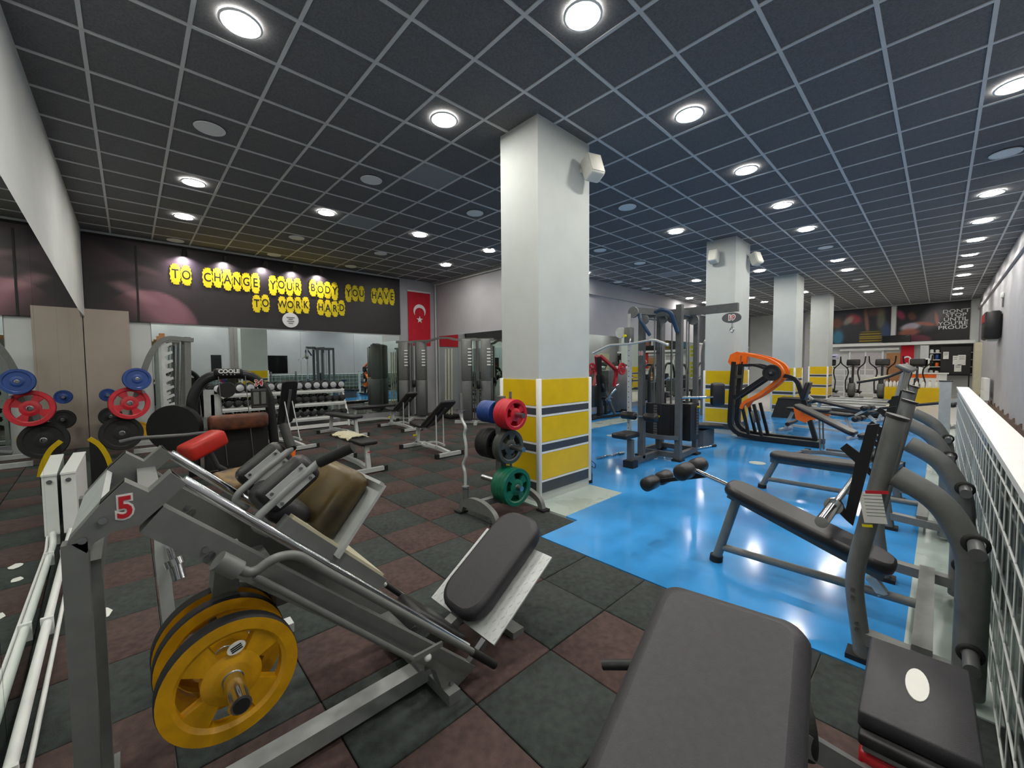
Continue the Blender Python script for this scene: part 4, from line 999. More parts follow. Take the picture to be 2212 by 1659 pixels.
build(B().cyl(AY(374, 1208, 2.362), AY(380, 1222, 2.35), .036, 14), 'collar', 'chrome', hb, True)
build(B().cyl(AY(379, 1218, 2.352), AY(388, 1252, 2.32), .026, 14), 'sleeve', 'chrome', hb, True)
# ================================================================ COLUMN SPEAKERS
for k, (x0, x1, y0, y1) in enumerate(COLS[:2]):
    sx = x1-.16; lab = ['white tilted wall speaker near the top of the nearest column', 'white wall speaker near the top of the second column'][k]
    sp = thing('wall_speaker', lab, 'speaker', (sx, y0, 3.6), 0, 'speakers on the columns')
    M = Matrix.Translation((sx, y0-.16, 3.72)) @ Matrix.Rotation(-.35, 4, 'Z') @ Matrix.Rotation(-.38, 4, 'X')
    c = build(B().rbox((.20, .17, .27), M, .03, 2), 'cabinet', 'speaker_white', sp, True)
    build(B().cyl(M @ V(0, -.086, -.02), M @ V(0, -.080, -.02), .028, 12), 'bass_port', 'grey_panel', c, True)
    build(B().rbox((.17, .01, .24), M @ Matrix.Translation((0, -.083, 0)), .004, 1), 'grille', 'speaker_white', c, True)
    build(B().beam((sx, y0-.001, 3.74), (sx, y0-.10, 3.74), .04, .05), 'bracket', 'speaker_white', sp, True)
sp2 = thing('side_speaker', 'white wall speaker on the left face of the second column', 'speaker', (9.0, 3.3, 3.6), 0, 'speakers on the columns')
build(B().rbox((.2, .18, .25), Matrix.Translation((8.97, 3.32, 3.72)) @ Matrix.Rotation(.3, 4, 'Y'), .03, 2), 'cabinet', 'speaker_white', sp2, True)
build(B().bx(9.0, 9.099, 3.3, 3.34, 3.7, 3.75), 'bracket', 'speaker_white', sp2, True)
# ================================================================ MULTI STATION CABLE TOWER
ct = thing('cable_tower', 'dark grey multi-station cable tower marked 19 on the blue floor', 'gym machine', (6.38, 3.02, 0))
A_, B_, C_, D_ = (6.03, 3.32), (6.06, 2.72), (6.72, 2.74), (6.72, 3.32)
for k, (x, y) in enumerate((A_, B_, C_, D_)):
    w = .085 if k in (0, 1) else .07
    p = build(B().bx(x-w/2, x+w/2, y-w/2, y+w/2, .03, 2.30 if k != 1 else 2.38), 'corner_post', 'steel_dark', ct, True)
    build(B().bx(x-.08, x+.08, y-.07, y+.07, 0, .03), 'foot_plate', 'black_plastic', p, True)
build(B().beam((B_[0], B_[1], .08), (C_[0], C_[1], .08), .07, .08), 'base_rail', 'steel_dark', ct, True)
build(B().beam((A_[0], A_[1], .08), (D_[0], D_[1], .08), .07, .08), 'base_rail', 'steel_dark', ct, True)
build(B().beam((A_[0], A_[1], .08), (B_[0], B_[1], .08), .07, .08), 'base_rail', 'steel_dark', ct, True)
build(B().beam((C_[0], C_[1], .08), (D_[0], D_[1], .08), .07, .08), 'base_rail', 'steel_dark', ct, True)
for p0, p1 in ((A_, D_), (B_, C_), (A_, B_), (C_, D_)): build(B().beam((*p0, 2.27), (*p1, 2.27), .07, .09), 'top_rail', 'steel_dark', ct, True)
build(B().beam((6.40, 3.05, 2.30), (6.40, 2.02, 2.30), .07, .12), 'right_arm', 'steel_dark', ct, True)
pa = build(B().prism([(6.385, 2.10+.13*math.cos(a)*(1.0), 2.15+.075*math.sin(a)) for a in [2*PI*k/24 for k in range(24)]], (-.02, 0, 0)), 'pulley_plate', 'steel_dark', ct, True)
build(B().cyl((6.388, 2.165, 2.15), (6.43, 2.165, 2.15), .05, 16), 'pulley', 'black_plastic', ct, True); build(B().cyl((6.388, 2.035, 2.15), (6.43, 2.035, 2.15), .05, 16), 'pulley', 'black_plastic', ct, True)
no = text('19', .10, frame((6.3635, 2.10, 2.15), (0, -1, 0), (0, 0, 1)), 'number_outline', 'white_trim', pa, .001, True, .012)
text('19', .10, frame((6.3615, 2.10, 2.15), (0, -1, 0), (0, 0, 1)), 'number', 'ink_red', pa, .001, True, 0)
build(B().tube([(6.40, 2.10, 2.08), (6.40, 2.10, 2.02), (6.40, 2.13, 1.98), (6.40, 2.10, 1.93), (6.40, 2.07, 1.98), (6.40, 2.10, 2.02)], .007, 6, .02), 'snap_hook', 'chrome', ct, True)
build(B().beam((6.03, 3.10, 2.30), (5.62, 3.22, 2.30), .06, .10), 'left_arm', 'steel_dark', ct, True)
for x, y, z, r in ((5.62, 3.24, 2.28, .085), (5.70, 3.1, 2.16, .07), (6.2, 2.9, 2.2, .075), (6.5, 2.7, 2.18, .08), (6.1, 3.0, 2.18, .06)):
    build(B().cyl((x-.015, y, z), (x+.015, y, z), r, 16), 'pulley', 'steel_grey', ct, True)
# adjustable pulley column with carriage
build(B().beam((5.62, 3.30, .10), (5.62, 3.30, 2.26), .05, .05), 'pulley_column', 'steel_silver', ct, True)
b = B()
for k in range(16): b.cyl((5.594, 3.30, .5+k*.08), (5.597, 3.30, .5+k*.08), .008, 6)
build(b, 'column_holes', 'rubber_black', ct, True)['kind'] = 'stuff'
cg = build(B().rboxat((5.60, 3.30, 1.93), (.10, .12, .24), .01, 1), 'pulley_carriage', 'steel_grey', ct, True)
build(B().cyl((5.57, 3.44, 1.98), (5.60, 3.44, 1.98), .085, 18), 'carriage_pulley', 'steel_silver', ct, True)
build(B().cyl((5.54, 3.32, 1.92), (5.50, 3.33, 1.92), .022, 12), 'yellow_knob', 'yellow_plastic', cg, True)
# lat bar
lb = thing('lat_bar', 'wide bent grey pulldown bar hanging on the cable tower', 'exercise bar', (5.5, 3.2, 1.78))
build(B().tube([(5.45, 3.86, 1.67), (5.45, 3.55, 1.79), (5.45, 3.2, 1.79), (5.45, 2.82, 1.84), (5.45, 2.62, 1.76)], .017, 10, .06), 'bar', 'steel_silver', lb, True)
build(B().cyl((5.45, 2.63, 1.765), (5.45, 2.60, 1.753), .019, 10), 'bar_end', 'white_plastic', lb, True)
build(B().tube([(5.45, 3.2, 1.8), (5.47, 3.2, 1.85), (5.55, 3.25, 1.90)], .010, 6), 'hanger_chain', 'chrome', lb, True)
# blue-black pull-up handles
build(B().tube([(5.66, 3.16, 2.24), (5.60, 3.12, 2.16), (5.72, 3.02, 1.92)], .027, 10, .06), 'pull_up_handle', 'blue_paint', ct, True)
build(B().tube([(5.85, 3.0, 2.28), (5.75, 2.85, 2.30), (5.80, 2.74, 2.25), (5.98, 2.72, 1.97)], .030, 10, .10), 'pull_up_handle', 'blue_paint', ct, True)
# guide rods and stacks
for x, y in ((6.10, 3.14), (6.18, 3.05), (6.30, 2.95), (6.36, 2.86), (6.50, 2.80), (6.58, 2.80), (6.60, 3.0)):
    build(B().cyl((x, y, .3), (x, y, 2.26), .012, 8), 'guide_rod', 'chrome_dull', ct, True)
build(B().beam((6.30, 3.16, .1), (6.30, 3.16, 2.26), .07, .07), 'inner_post', 'steel_dark', ct, True)
ws = build(B().bx(6.06, 6.20, 2.80, 3.26, .36, .86), 'weight_stack_cover', 'black_plastic', ct, True)
b = B()
for k in range(12): b.bx(6.045, 6.058, 3.06, 3.12, .37+k*.040, .398+k*.040)
build(b, 'stack_plates', 'steel_dark', ws, True)['kind'] = 'stuff'
build(B().cyl((6.045, 3.03, .66), (6.01, 3.03, .66), .018, 10), 'selector_pin', 'yellow_plastic', ws, True)
w2 = build(B().bx(6.30, 6.62, 2.64, 2.78, .28, .86), 'weight_stack_cover', 'black_plastic', ct, True)
b = B()
for k in range(10): b.bx(6.50, 6.56, 2.625, 2.638, .36+k*.045, .39+k*.045)
build(b, 'stack_plates', 'steel_dark', w2, True)['kind'] = 'stuff'
build(B().cyl((6.56, 2.64, .80), (6.56, 2.60, .80), .018, 10), 'selector_pin', 'yellow_plastic', w2, True)
build(B().rect([(6.03, 3.30, .36), (5.94, 3.2, .36), (5.90, 3.0, .36), (5.95, 2.80, .36), (6.05, 2.70, .36)], .05, .06, (0, 0, 1), .12), 'guard_hoop', 'steel_dark', ct, True)
# seat and thigh rollers in front
build(B().beam((5.19, 3.04, .08), (6.03, 3.04, .08), .07, .08), 'seat_beam', 'steel_dark', ct, True)
sp_ = build(B().beam((5.22, 3.04, .06), (5.22, 3.04, .40), .075, .075), 'seat_post', 'steel_dark', ct, True)
build(B().bx(5.15, 5.29, 2.96, 3.12, 0, .10), 'rubber_shoe', 'black_plastic', sp_, True)
build(B().rbox((.38, .26, .08), Matrix.Translation((5.22, 3.12, .46)), .03, 2), 'seat_pad', 'black_leather', ct, True)
build(B().beam((5.55, 3.04, .08), (5.55, 3.04, .70), .07, .07), 'roller_post', 'steel_dark', ct, True)
build(B().cyl((5.5, 2.95, .71), (5.5, 3.15, .71), .015, 8), 'roller_axle', 'chrome_dull', ct, True)
for y0, y1 in ((2.78, 2.98), (3.12, 3.36)):
    build(B().lathe([(0, 0), (.05, 0), (.06, .02), (.06, y1-y0-.02), (.05, y1-y0), (0, y1-y0)], along((5.5, y0, .71), (0, 1, 0)), 16), 'thigh_roller', 'black_leather', ct, True)
# round pad on the right
build(B().tube([(6.06, 2.68, .98), (6.35, 2.40, .98), (6.48, 2.34, .98)], .018, 8, .05), 'pad_arm', 'chrome', ct, True)
build(B().rbox((.12, .20, .36), Matrix.Translation((6.50, 2.32, 1.02)) @ Matrix.Rotation(.5, 4, 'Z'), .05, 3), 'hip_pad', 'black_leather', ct, True)
for (xx, yy) in ((5.95, 2.95), (6.05, 2.85)): build(B().cyl((xx, yy, .4), (xx, yy, 1.75), .004, 6), 'cable', 'rubber_black', ct, True)
hd_ = build(B().tube([(5.52, 3.62, .92), (5.50, 3.55, 1.02), (5.53, 3.48, 1.1)], .016, 8, .03), 'hand_lever', 'chrome', ct, True)
build(B().cyl((5.52, 3.63, .90), (5.52, 3.60, .93), .045, 12), 'lever_plate', 'blue_paint', ct, True)
text('10', .09, frame((6.03-.045, 3.32, 1.66), (0, -1, 0), (0, 0, 1)), 'number_outline', 'white_trim', ct, .001, True, .006)
text('10', .09, frame((6.03-.047, 3.32, 1.66), (0, -1, 0), (0, 0, 1)), 'number', 'ink_red', ct, .001, True, 0)
# loose bars on the blue floor
for k, (pa_, pb_, lab) in enumerate((((1288, 990), (1347, 978), 'bent chrome curl handle lying left of the cable tower'), ((1500, 970), (1546, 962), 'straight chrome bar with dark grip lying right of the cable tower'))):
    a, c = AZ(*pa_, .02), AZ(*pb_, .02); d = (c-a).normalized(); n = V(-d.y, d.x, 0)
    t = thing('handle_bar', lab, 'exercise bar', ((a.x+c.x)/2, (a.y+c.y)/2, 0))
    w = .035 if k == 0 else .008
    build(B().tube([a, a+(c-a)*.28, a+(c-a)*.42+n*w, a+(c-a)*.55-n*w, a+(c-a)*.7+n*w*.6, c], .016, 8, .04), 'bar', 'chrome', t, True)
    build(B().cyl(c-d*.12, c, .022, 10), 'grip', 'chrome_dull' if k == 0 else 'rubber_black', t, True)
# stepper behind the tower
sb_ = thing('step_bench', 'low black step bench standing behind the cable tower', 'bench', (8.3, 3.0, 0))
build(B().rbox((.75, .34, .09), Matrix.Translation((7.6, 2.95, .36)) @ Matrix.Rotation(-.25, 4, 'Z') @ Matrix.Rotation(.1, 4, 'Y'), .035, 2), 'step_pad', 'black_leather', sb_, True)
build(B().bx(7.35, 7.85, 2.85, 3.05, .0, .30), 'step_base', 'steel_dark', sb_, True)
# ================================================================ ORANGE MACHINE
om = thing('orange_machine', 'black and orange plate-loaded machine standing before the second column', 'gym machine', (8.9, 2.2, 0))
def ox(px, py, X=8.9): return AX(px, py, X)
for X in (8.72, 9.12):
    build(B().rect([(X, 2.80, 1.52), (X, 2.84, .9), (X, 2.86, .25), (X, 2.72, .10), (X, 2.45, .06), (X, 1.40, .06)], .085, .12, (1, 0, 0), .16), 'side_frame', 'black_metal', om, True)
    hd = [(2.87, 1.66), (2.75, 1.72), (2.68, 1.68), (2.70, 1.48), (2.85, 1.44), (2.91, 1.52)]
    build(B().prism([(X-.055, a, c) for a, c in hd], (.11, 0, 0)), 'orange_head', 'orange_paint', om, True)
    build(B().rect([(X, 2.74, 1.68), (X, 2.50, 1.64), (X, 2.22, 1.56), (X, 2.04, 1.44), (X, 1.98, 1.30), (X, 2.10, 1.12), (X, 2.36, .88), (X, 2.62, .72), (X, 2.66, .60)], .06, .10, (1, 0, 0), .10), 'orange_arm', 'orange_paint', om, True)
    for y0, z0, y1, z1 in ((2.66, .68, 2.52, .08), (2.45, .70, 2.30, .08)): build(B().beam((X, y0, z0), (X, y1, z1), .05, .05), 'leg_strut', 'black_metal', om, True)
    build(B().rect([(X, 2.72, 1.44), (X, 2.45, 1.46), (X, 2.20, 1.36)], .05, .05, (1, 0, 0), .1), 'inner_link', 'black_metal', om, True)
    build(B().beam((X, 2.80, .80), (X, 2.15, 1.32), .06, .07), 'brace', 'black_metal', om, True)
for y, z in ((2.80, 1.22), (2.70, .07), (1.45, .06)): build(B().beam((8.72, y, z), (9.12, y, z), .06, .06), 'cross_tube', 'black_metal', om, True)
build(B().rect([(8.92, 2.15, 1.26), (8.92, 1.92, 1.24), (8.92, 1.80, 1.16), (8.92, 1.72, .90), (8.92, 1.50, .10)], .07, .08, (1, 0, 0), .12), 'seat_mast', 'black_metal', om, True)
build(B().rbox((.30, .07, .34), Matrix.Translation((8.92, 1.66, .98)) @ Matrix.Rotation(.25, 4, 'X'), .025, 2), 'chest_pad', 'black_leather', om, True)
build(B().prism([(8.87, a, c) for a, c in ((1.84, .66), (1.66, .62), (1.30, .58), (1.34, .50), (1.58, .46), (1.66, .40), (1.80, .46))], (.10, 0, 0)), 'seat_bracket', 'orange_paint', om, True)
build(B().pad((8.92, 1.72, .68), (8.92, 1.30, .68), .30, .06, (0, 0, 1), .02, 2), 'seat_pad', 'black_leather', om, True)
build(B().cyl((8.75, 2.14, 1.31), (9.05, 2.14, 1.31), .03, 12), 'plate_axle', 'chrome_dull', om, True)
build(B().cyl((8.60, 1.87, .38), (9.25, 1.87, .38), .035, 12), 'foot_bar', 'black_metal', om, True)
build(B().rbox((.42, .02, .22), Matrix.Translation((8.9, 2.46, .45)) @ Matrix.Rotation(-.25, 4, 'X'), .005, 1), 'foot_board', 'steel_grey', om, True)
plate('black weight plate on the arm of the orange machine', 'rubber_black', .15, .05, along((8.63, 2.14, 1.31), (-1, 0, 0)), nh=0)
build(B().cyl((8.655, 2.14, 1.31), (8.57, 2.14, 1.31), .024, 10), 'plate_peg', 'chrome_dull', om, True)
# ================================================================ RED PLATE-LOADED MACHINES BY THE INNER MIRROR
def red_machine(label, X, Y, mir=1):
    t = thing('red_machine', label, 'gym machine', (X, Y, 0), 0, 'red plate-loaded machines')
    build(B().rect([(X, Y, 0.03), (X, Y, 1.70)], .09, .10), 'mast', 'black_metal', t, True)
    for s in (-1, 1):
        build(B().rect([(X-.05, Y+s*.06, 1.72), (X+.38*mir, Y+s*.32, 1.32), (X+.22*mir, Y+s*.34, .86)], .07, .09, (0, 1, 0), .12), 'press_arm', 'red_paint', t, True)
        build(B().cyl((X+.20*mir, Y+s*.34, .86), (X+.45*mir, Y+s*.34, .92), .02, 8), 'hand_grip', 'chrome', t, True)
        build(B().cyl((X+.36*mir, Y+s*.34, 1.36), (X+.36*mir, Y+s*.62, 1.36), .02, 8), 'plate_peg', 'chrome_dull', t, True)
        build(B().beam((X+.05, Y+s*.08, .95), (X+.48*mir, Y+s*.20, .06), .06, .06), 'front_strut', 'steel_dark', t, True)
        build(B().rect([(X-.45*mir, Y+s*.12, .04), (X+.3*mir, Y+s*.25, .04), (X+1.0*mir, Y+s*.32, .04)], .09, .05, (0, 0, 1), .1), 'floor_rail', 'black_metal', t, True)
        plate('red weight plate on the %s arm of the %s red machine' % ('near' if s < 0 else 'far', 'half-hidden' if 'hidden' in label else 'fully visible'), 'plate_red', .17, .05, along((X+.36*mir, Y+s*.50, 1.36), (0, s, 0)), rimmat='plate_red')
    build(B().rbox((.10, .28, .50), Matrix.Translation((X+.10*mir, Y, .95)) @ Matrix.Rotation(-.2*mir, 4, 'Y'), .03, 2), 'back_pad', 'black_leather', t, True)
    build(B().rbox((.34, .30, .07), Matrix.Translation((X+.32*mir, Y, .52)), .03, 2), 'seat_pad', 'black_leather', t, True)
    build(B().beam((X+.32*mir, Y, .05), (X+.32*mir, Y, .49), .06, .06), 'seat_post', 'black_metal', t, True)
red_machine('red lever machine right of the near column', 9.55, 6.55)
red_machine('red lever machine partly hidden by the near column', 8.05, 6.65)
gc = thing('cabinet_machine', 'tall grey cabinet machine with a draped pouch by the inner mirror', 'gym machine', (11.3, 6.95, 0))
build(B().rboxat((11.3, 6.95, .66), (.85, .35, 1.28), .03, 1), 'cabinet', 'steel_dark', gc, True)
build(B().rboxat((11.3, 6.90, 1.36), (.7, .3, .14), .06, 2), 'draped_pouch', 'steel_silver', gc, True)
build(B().cyl((11.05, 6.5, .40), (11.15, 6.5, .98), .05, 10).cyl((11.15, 6.5, .98), (11.155, 6.5, 1.03), .055, 10), 'padded_lever', 'black_leather', gc, True)
build(B().beam((11.05, 6.5, .05), (11.1, 6.9, .05), .08, .08).beam((11.08, 6.5, .05), (11.08, 6.5, .42), .05, .05), 'lever_foot', 'black_metal', gc, True)
# more selectorised machines along the inner mirror
def arch_machine(label, X, Y, W=.9, H=1.45, grp='arched machines along the inner mirror'):
    t = thing('arched_machine', label, 'gym machine', (X, Y, 0), 0, grp)
    build(B().oval([(X-W/2, Y, 0), (X-W/2, Y, H*.75), (X-W*.3, Y, H), (X+W*.3, Y, H), (X+W/2, Y, H*.75), (X+W/2, Y, 0)], .10, .09, (0, 1, 0), .2), 'arch_frame', 'black_metal', t, True)
    build(B().bx(X-W*.3, X+W*.3, Y, Y+.14, .1, .85), 'weight_stack', 'steel_dark', t, True)
    build(B().rboxat((X, Y-.35, .50), (.45, .4, .08), .03, 2), 'seat_pad', 'black_leather', t, True)
    build(B().rboxat((X, Y-.14, .82), (.4, .1, .5), .04, 2), 'back_pad', 'black_leather', t, True)
    build(B().beam((X, Y-.4, .04), (X, Y+.1, .04), .1, .07).beam((X, Y-.35, .04), (X, Y-.35, .46), .06, .06), 'base_frame', 'black_metal', t, True)
    build(B().tube([(X-.35, Y-.1, .9), (X-.35, Y-.5, .95), (X-.25, Y-.6, 1.05)], .02, 8, .05), 'handle_arm', 'chrome', t, True)
    build(B().tube([(X+.35, Y-.1, .9), (X+.35, Y-.5, .95), (X+.25, Y-.6, 1.05)], .02, 8, .05), 'handle_arm', 'chrome', t, True)
arch_machine('black arched machine behind the cable tower', 13.2, 6.75)
arch_machine('black arched machine left of the second column', 15.2, 6.7)
arch_machine('black arched machine seen between the second and third columns', 17.0, 6.7, 1.0, 1.5)
# step box near the third column
sx_ = thing('plyo_box', 'black tapered jump box in front of the third column', 'exercise box', (13.25, 2.75, 0))
build(B().loft([[V(13.25+a*.42, 2.75+c*.42, 0) for a, c in ((-1, -1), (1, -1), (1, 1), (-1, 1))], [V(13.25+a*.30, 2.75+c*.30, .50) for a, c in ((-1, -1), (1, -1), (1, 1), (-1, 1))]]), 'box_body', 'rubber_black', sx_, True)
build(B().rboxat((13.25, 2.75, .515), (.62, .62, .03), .012, 1), 'top_mat', 'black_plastic', sx_, True)
# rack frame behind the second column
rk = thing('power_rack', 'grey curved-top rack behind the second column', 'gym machine', (12.0, 4.0, 0))
for Y in (3.9, 4.7):
    build(B().rect([(12.0, Y, 0), (12.0, Y, 1.9), (12.25, Y, 2.2), (12.9, Y, 2.2)], .08, .08, (0, 1, 0), .3), 'rack_upright', 'steel_grey', rk, True)
    build(B().beam((12.9, Y, 2.2), (12.9, Y, 0), .07, .07), 'rear_upright', 'steel_grey', rk, True)
build(B().tube([(12.6, 3.8, 2.1), (12.6, 4.8, 2.1)], .02, 8), 'pull_up_bar', 'black_metal', rk, True)
for z in (.05, 2.2): build(B().beam((12.9, 3.9, z), (12.9, 4.7, z), .06, .06), 'cross_tube', 'steel_grey', rk, True)
# ================================================================ BENCHES FURTHER ALONG THE BLUE FLOOR
bench('adjustable bench with low raised back on the blue floor before the orange machine', 7.75, .95, PI-.15, .45, col='steel_grey', grp='benches on the blue floor')
def situp(label, x, y, rz, tilt):
    t = thing('situp_bench', label, 'bench', (x, y, 0), rz, 'sit-up benches by the treadmills')
    h0, h1 = V(0, .62, .50+tilt), V(0, -.55, .50-tilt)
    build(B().pad(h0, h1, .28, .06, (0, 0, 1), .02, 2, .08), 'bench_pad', 'black_leather', t)
    for yy, z in ((.5, .42+tilt), (-.45, .40-tilt)):
        build(B().rect([(0, yy, z), (0, yy*1.2, .2), (0, yy*1.3, .03)], .05, .05, (1, 0, 0), .08), 'leg', 'steel_silver', t)
        f = build(B().beam((-.26, yy*1.3, .03), (.26, yy*1.3, .03), .05, .05), 'cross_foot', 'steel_silver', t)
    build(B().beam((0, .65, .12), (0, -.58, .12), .05, .05), 'spine', 'steel_silver', t)
    build(B().beam((0, .66, .48+tilt), (0, .85, .62+tilt), .04, .04), 'roller_mast', 'steel_silver', t)
    for yy, z in ((.85, .64+tilt), (.72, .42+tilt)):
        for s in (-1, 1): build(B().lathe([(0, .03), (.05, .03), (.055, .05), (.055, .18), (.05, .20), (0, .2)], along((0, yy, z), (s, 0, 0)), 12), 'foam_roller', 'black_leather', t)
        build(B().cyl((-.05, yy, z), (.05, yy, z), .015, 8), 'roller_axle', 'chrome', t)
situp('sit-up bench with foam rollers nearest the orange machine', 10.4, 1.75, 2.9, -.02)
situp('sit-up bench with foam rollers before the treadmills', 12.1, 1.5, -.25, .10)
situp('angled sit-up bench by the white post', 13.35, .45, 2.9, .12)
# ================================================================ FAR AREA
# treadmills: decks along y, consoles toward the railing side
def treadmill(label, X, Y0, Y1):
    t = thing('treadmill', label, 'treadmill', (X, (Y0+Y1)/2, 0), 0, 'treadmills')
    build(B().rboxat((X, (Y0+Y1)/2, .12), (.80, Y0-Y1, .18), .03, 1), 'deck', 'black_plastic', t, True)
    build(B().bx(X-.27, X+.27, Y1+.05, Y0-.03, .205, .222), 'running_belt', 'rubber_black', t, True)
    for s in (-1, 1):
        build(B().rboxat((X+s*.34, (Y0+Y1)/2, .225), (.12, Y0-Y1-.05, .04), .01, 1), 'side_rail', 'steel_silver', t, True)
        build(B().oval([(X+s*.36, Y1+.28, .2), (X+s*.36, Y1+.10, 1.28)], .06, .06, (1, 0, 0)), 'upright', 'steel_mid', t, True)
        build(B().oval([(X+s*.36, Y1+.10, 1.26), (X+s*.36, Y1+.40, 1.08), (X+s*.36, Y1+1.0, .94)], .07, .08, (1, 0, 0), .15), 'hand_rail', 'black_plastic' if s < 0 else 'cream', t, True)
    build(B().rbox((.80, .34, .09), Matrix.Translation((X, Y1+.10, 1.32)) @ Matrix.Rotation(.55, 4, 'X'), .03, 2), 'console', 'steel_dark', t, True)
    build(B().rbox((.60, .24, .02), Matrix.Translation((X, Y1+.12, 1.37)) @ Matrix.Rotation(.55, 4, 'X'), .008, 1), 'display', 'dark_glass', t, True)
    build(B().rboxat((X, Y1+.22, .24), (.76, .46, .20), .08, 2), 'motor_hood', 'cream', t, True)
for k, X in enumerate((14.75, 15.85, 16.95, 18.05)):
    treadmill('%s treadmill from the railing corner, deck pointing to the columns' % ['nearest', 'second', 'third', 'farthest'][k], X, 2.75, .55)
def elliptical(label, X, Y, white=True):
    t = thing('elliptical_trainer', label, 'elliptical trainer', (X, Y, 0), 0, 'elliptical trainers')
    build(B().rboxat((X, Y, .05), (1.3, .55, .08), .02, 1), 'base', 'black_metal', t, True)
    build(B().lathe([(0, -.1), (.25, -.1), (.30, -.06), (.30, .06), (.25, .1), (0, .1)], along((X-.35, Y, .42), (0, 1, 0)), 18), 'flywheel_housing', 'white_plastic' if white else 'steel_dark', t, True)
    build(B().rboxat((X-.45, Y, .5), (.12, .14, .8), .03, 1), 'front_shroud', 'white_plastic' if white else 'black_plastic', t, True)
    build(B().beam((X-.2, Y, .5), (X-.05, Y, 1.42), .07, .07), 'console_mast', 'black_metal', t, True)
    build(B().rbox((.10, .42, .26), Matrix.Translation((X-.05, Y, 1.48)) @ Matrix.Rotation(.3, 4, 'Y'), .04, 2), 'console', 'black_plastic', t, True)
    for s in (-1, 1):
        build(B().tube([(X-.2, Y+s*.20, .35), (X-.15, Y+s*.22, .75), (X-.05, Y+s*.14, 1.05), (X-.1, Y+s*.16, 1.25), (X-.2, Y+s*.36, 1.45), (X-.22, Y+s*.38, 1.72)], .022, 8, .08), 'swing_arm', 'black_metal', t, True)
        build(B().rboxat((X+.25, Y+s*.16, .30), (.45, .17, .06), .02, 1), 'pedal', 'black_plastic', t, True)
        build(B().beam((X-.35, Y+s*.16, .42), (X+.6, Y+s*.16, .22), .05, .05), 'pedal_rail', 'steel_dark', t, True)
    build(B().tube([(X-.1, Y-.22, 1.28), (X-.22, Y, 1.34), (X-.1, Y+.22, 1.28)], .016, 8, .1), 'heart_rate_bar', 'black_metal', t, True)
for k, (X, Y) in enumerate(((20.9, 3.12), (21.0, 2.38), (21.0, 1.52), (21.2, .58))):
    elliptical(['white-bodied elliptical trainer beside the lettered pillar', 'elliptical trainer in front of the white glazed doors', 'elliptical trainer in front of the wooden board', 'elliptical trainer nearest the stair railing, before the red flag'][k], X, Y, k == 0)
# ---------------------------------------------------------------- far wall posters
def poster_a(u, v):
    g = random.uniform(-9, 9); c = mixc((20+g, 22+g, 30+g), (46+g, 48+g, 60+g), v)
    c = mixc(c, (40, 140, 176), .75*blob(u, v, .10, .18, .10, .24, 0, .6))
    c = mixc(c, (190, 60, 70), .8*blob(u, v, .38, .72, .12, .16, .5, .7))
    c = mixc(c, (180, 170, 150), .7*blob(u, v, .28, .68, .07, .14, -.5, .7))
    c = mixc(c, (140, 70, 40), .7*blob(u, v, .07, .62, .10, .16, 0, .7))
    c = mixc(c, (150, 104, 84), .9*blob(u, v, .60, .62, .035, .36, .08, .8))
    c = mixc(c, (120, 84, 70), .7*blob(u, v, .74, .88, .17, .12, .1, .9))
    c = mixc(c, (150, 150, 120), .6*blob(u, v, .84, .65, .07, .30, 0, .8))
    if .48 < u < .86 and v < .34: c = mixc(c, (176, 150, 20) if int(v*30) % 2 else (30, 28, 20), .85*blob(u, v, .67, .12, .22, .30, 0, .3))
    c = mixc(c, (60, 90, 140), .7*blob(u, v, .93, .25, .08, .3, 0, .6))
    return c
def poster_b(u, v):
    c = mixc((14, 14, 18), (36, 38, 46), v*.6)
    c = mixc(c, (170, 160, 165), .6*blob(u, v, .52, .62, .16, .34, -.4, .9))
    c = mixc(c, (200, 194, 210), .9*blob(u, v, .20, .40, .15, .10, .45, .5))
    c = mixc(c, (170, 100, 84), .9*blob(u, v, .18, .24, .15, .11, .25, .6))
    c = mixc(c, (176, 108, 90), .9*blob(u, v, .42, .46, .14, .045, -.35, .6))
    c = mixc(c, (190, 130, 120), .9*blob(u, v, .565, .57, .025, .19, .1, .6))
    c = mixc(c, (110, 66, 56), .9*blob(u, v, .22, .68, .06, .12, .2, .7))
    c = mixc(c, (110, 40, 60), .9*blob(u, v, .30, .03, .20, .14, 0, .3))
    c = mixc(c, (200, 60, 110), .7*blob(u, v, .05, .75, .06, .14, .3, .7))
    return c
for nm, lab, y0, y1, fn in (('wall_poster', 'wide dark poster of an athlete over yellow steps on the far wall', 3.72, 1.62, poster_a), ('slogan_poster', 'dark poster of a runner with the slogan beside the corner', 1.42, -.80, poster_b)):
    t = thing(nm, lab, 'poster', (XF_, (y0+y1)/2, 2.4))
    w = y0-y1; M = frame((-.02, 0, .82), (0, -1, 0), (0, 0, 1))
    picture('printed_sheet', M, w, 1.60, 84, 54, fn, t, .018)
    build(B().bx(-.012, 0, -w/2-.02, w/2+.02, 0, .02).bx(-.012, 0, -w/2-.02, w/2+.02, 1.62, 1.64), 'frame_strip', 'black_metal', t)
    if nm == 'slogan_poster':
        for k, s in enumerate(("DON'T", 'STOP', 'UNTIL', "YOU'RE", 'PROUD')):
            text(s, .21, frame((-.028, -.70+(.08 if k in (3, 4) else .0), 1.22-k*.17), (0, -1, 0), (0, 0, 1)), 'slogan_line', 'white_trim', t, .002, False, .002, 1.2)
tvs = thing('wall_screen', 'black flat screen hanging between the far posters', 'screen', (25.2, 1.4, 2.3))
build(B().rboxat((25.15, 1.40, 2.48), (.06, .95, .42), .01, 1), 'housing', 'black_plastic', tvs, True); build(B().bx(25.115, 25.119, .95, 1.85, 2.30, 2.66), 'glass', 'dark_glass', tvs, True)
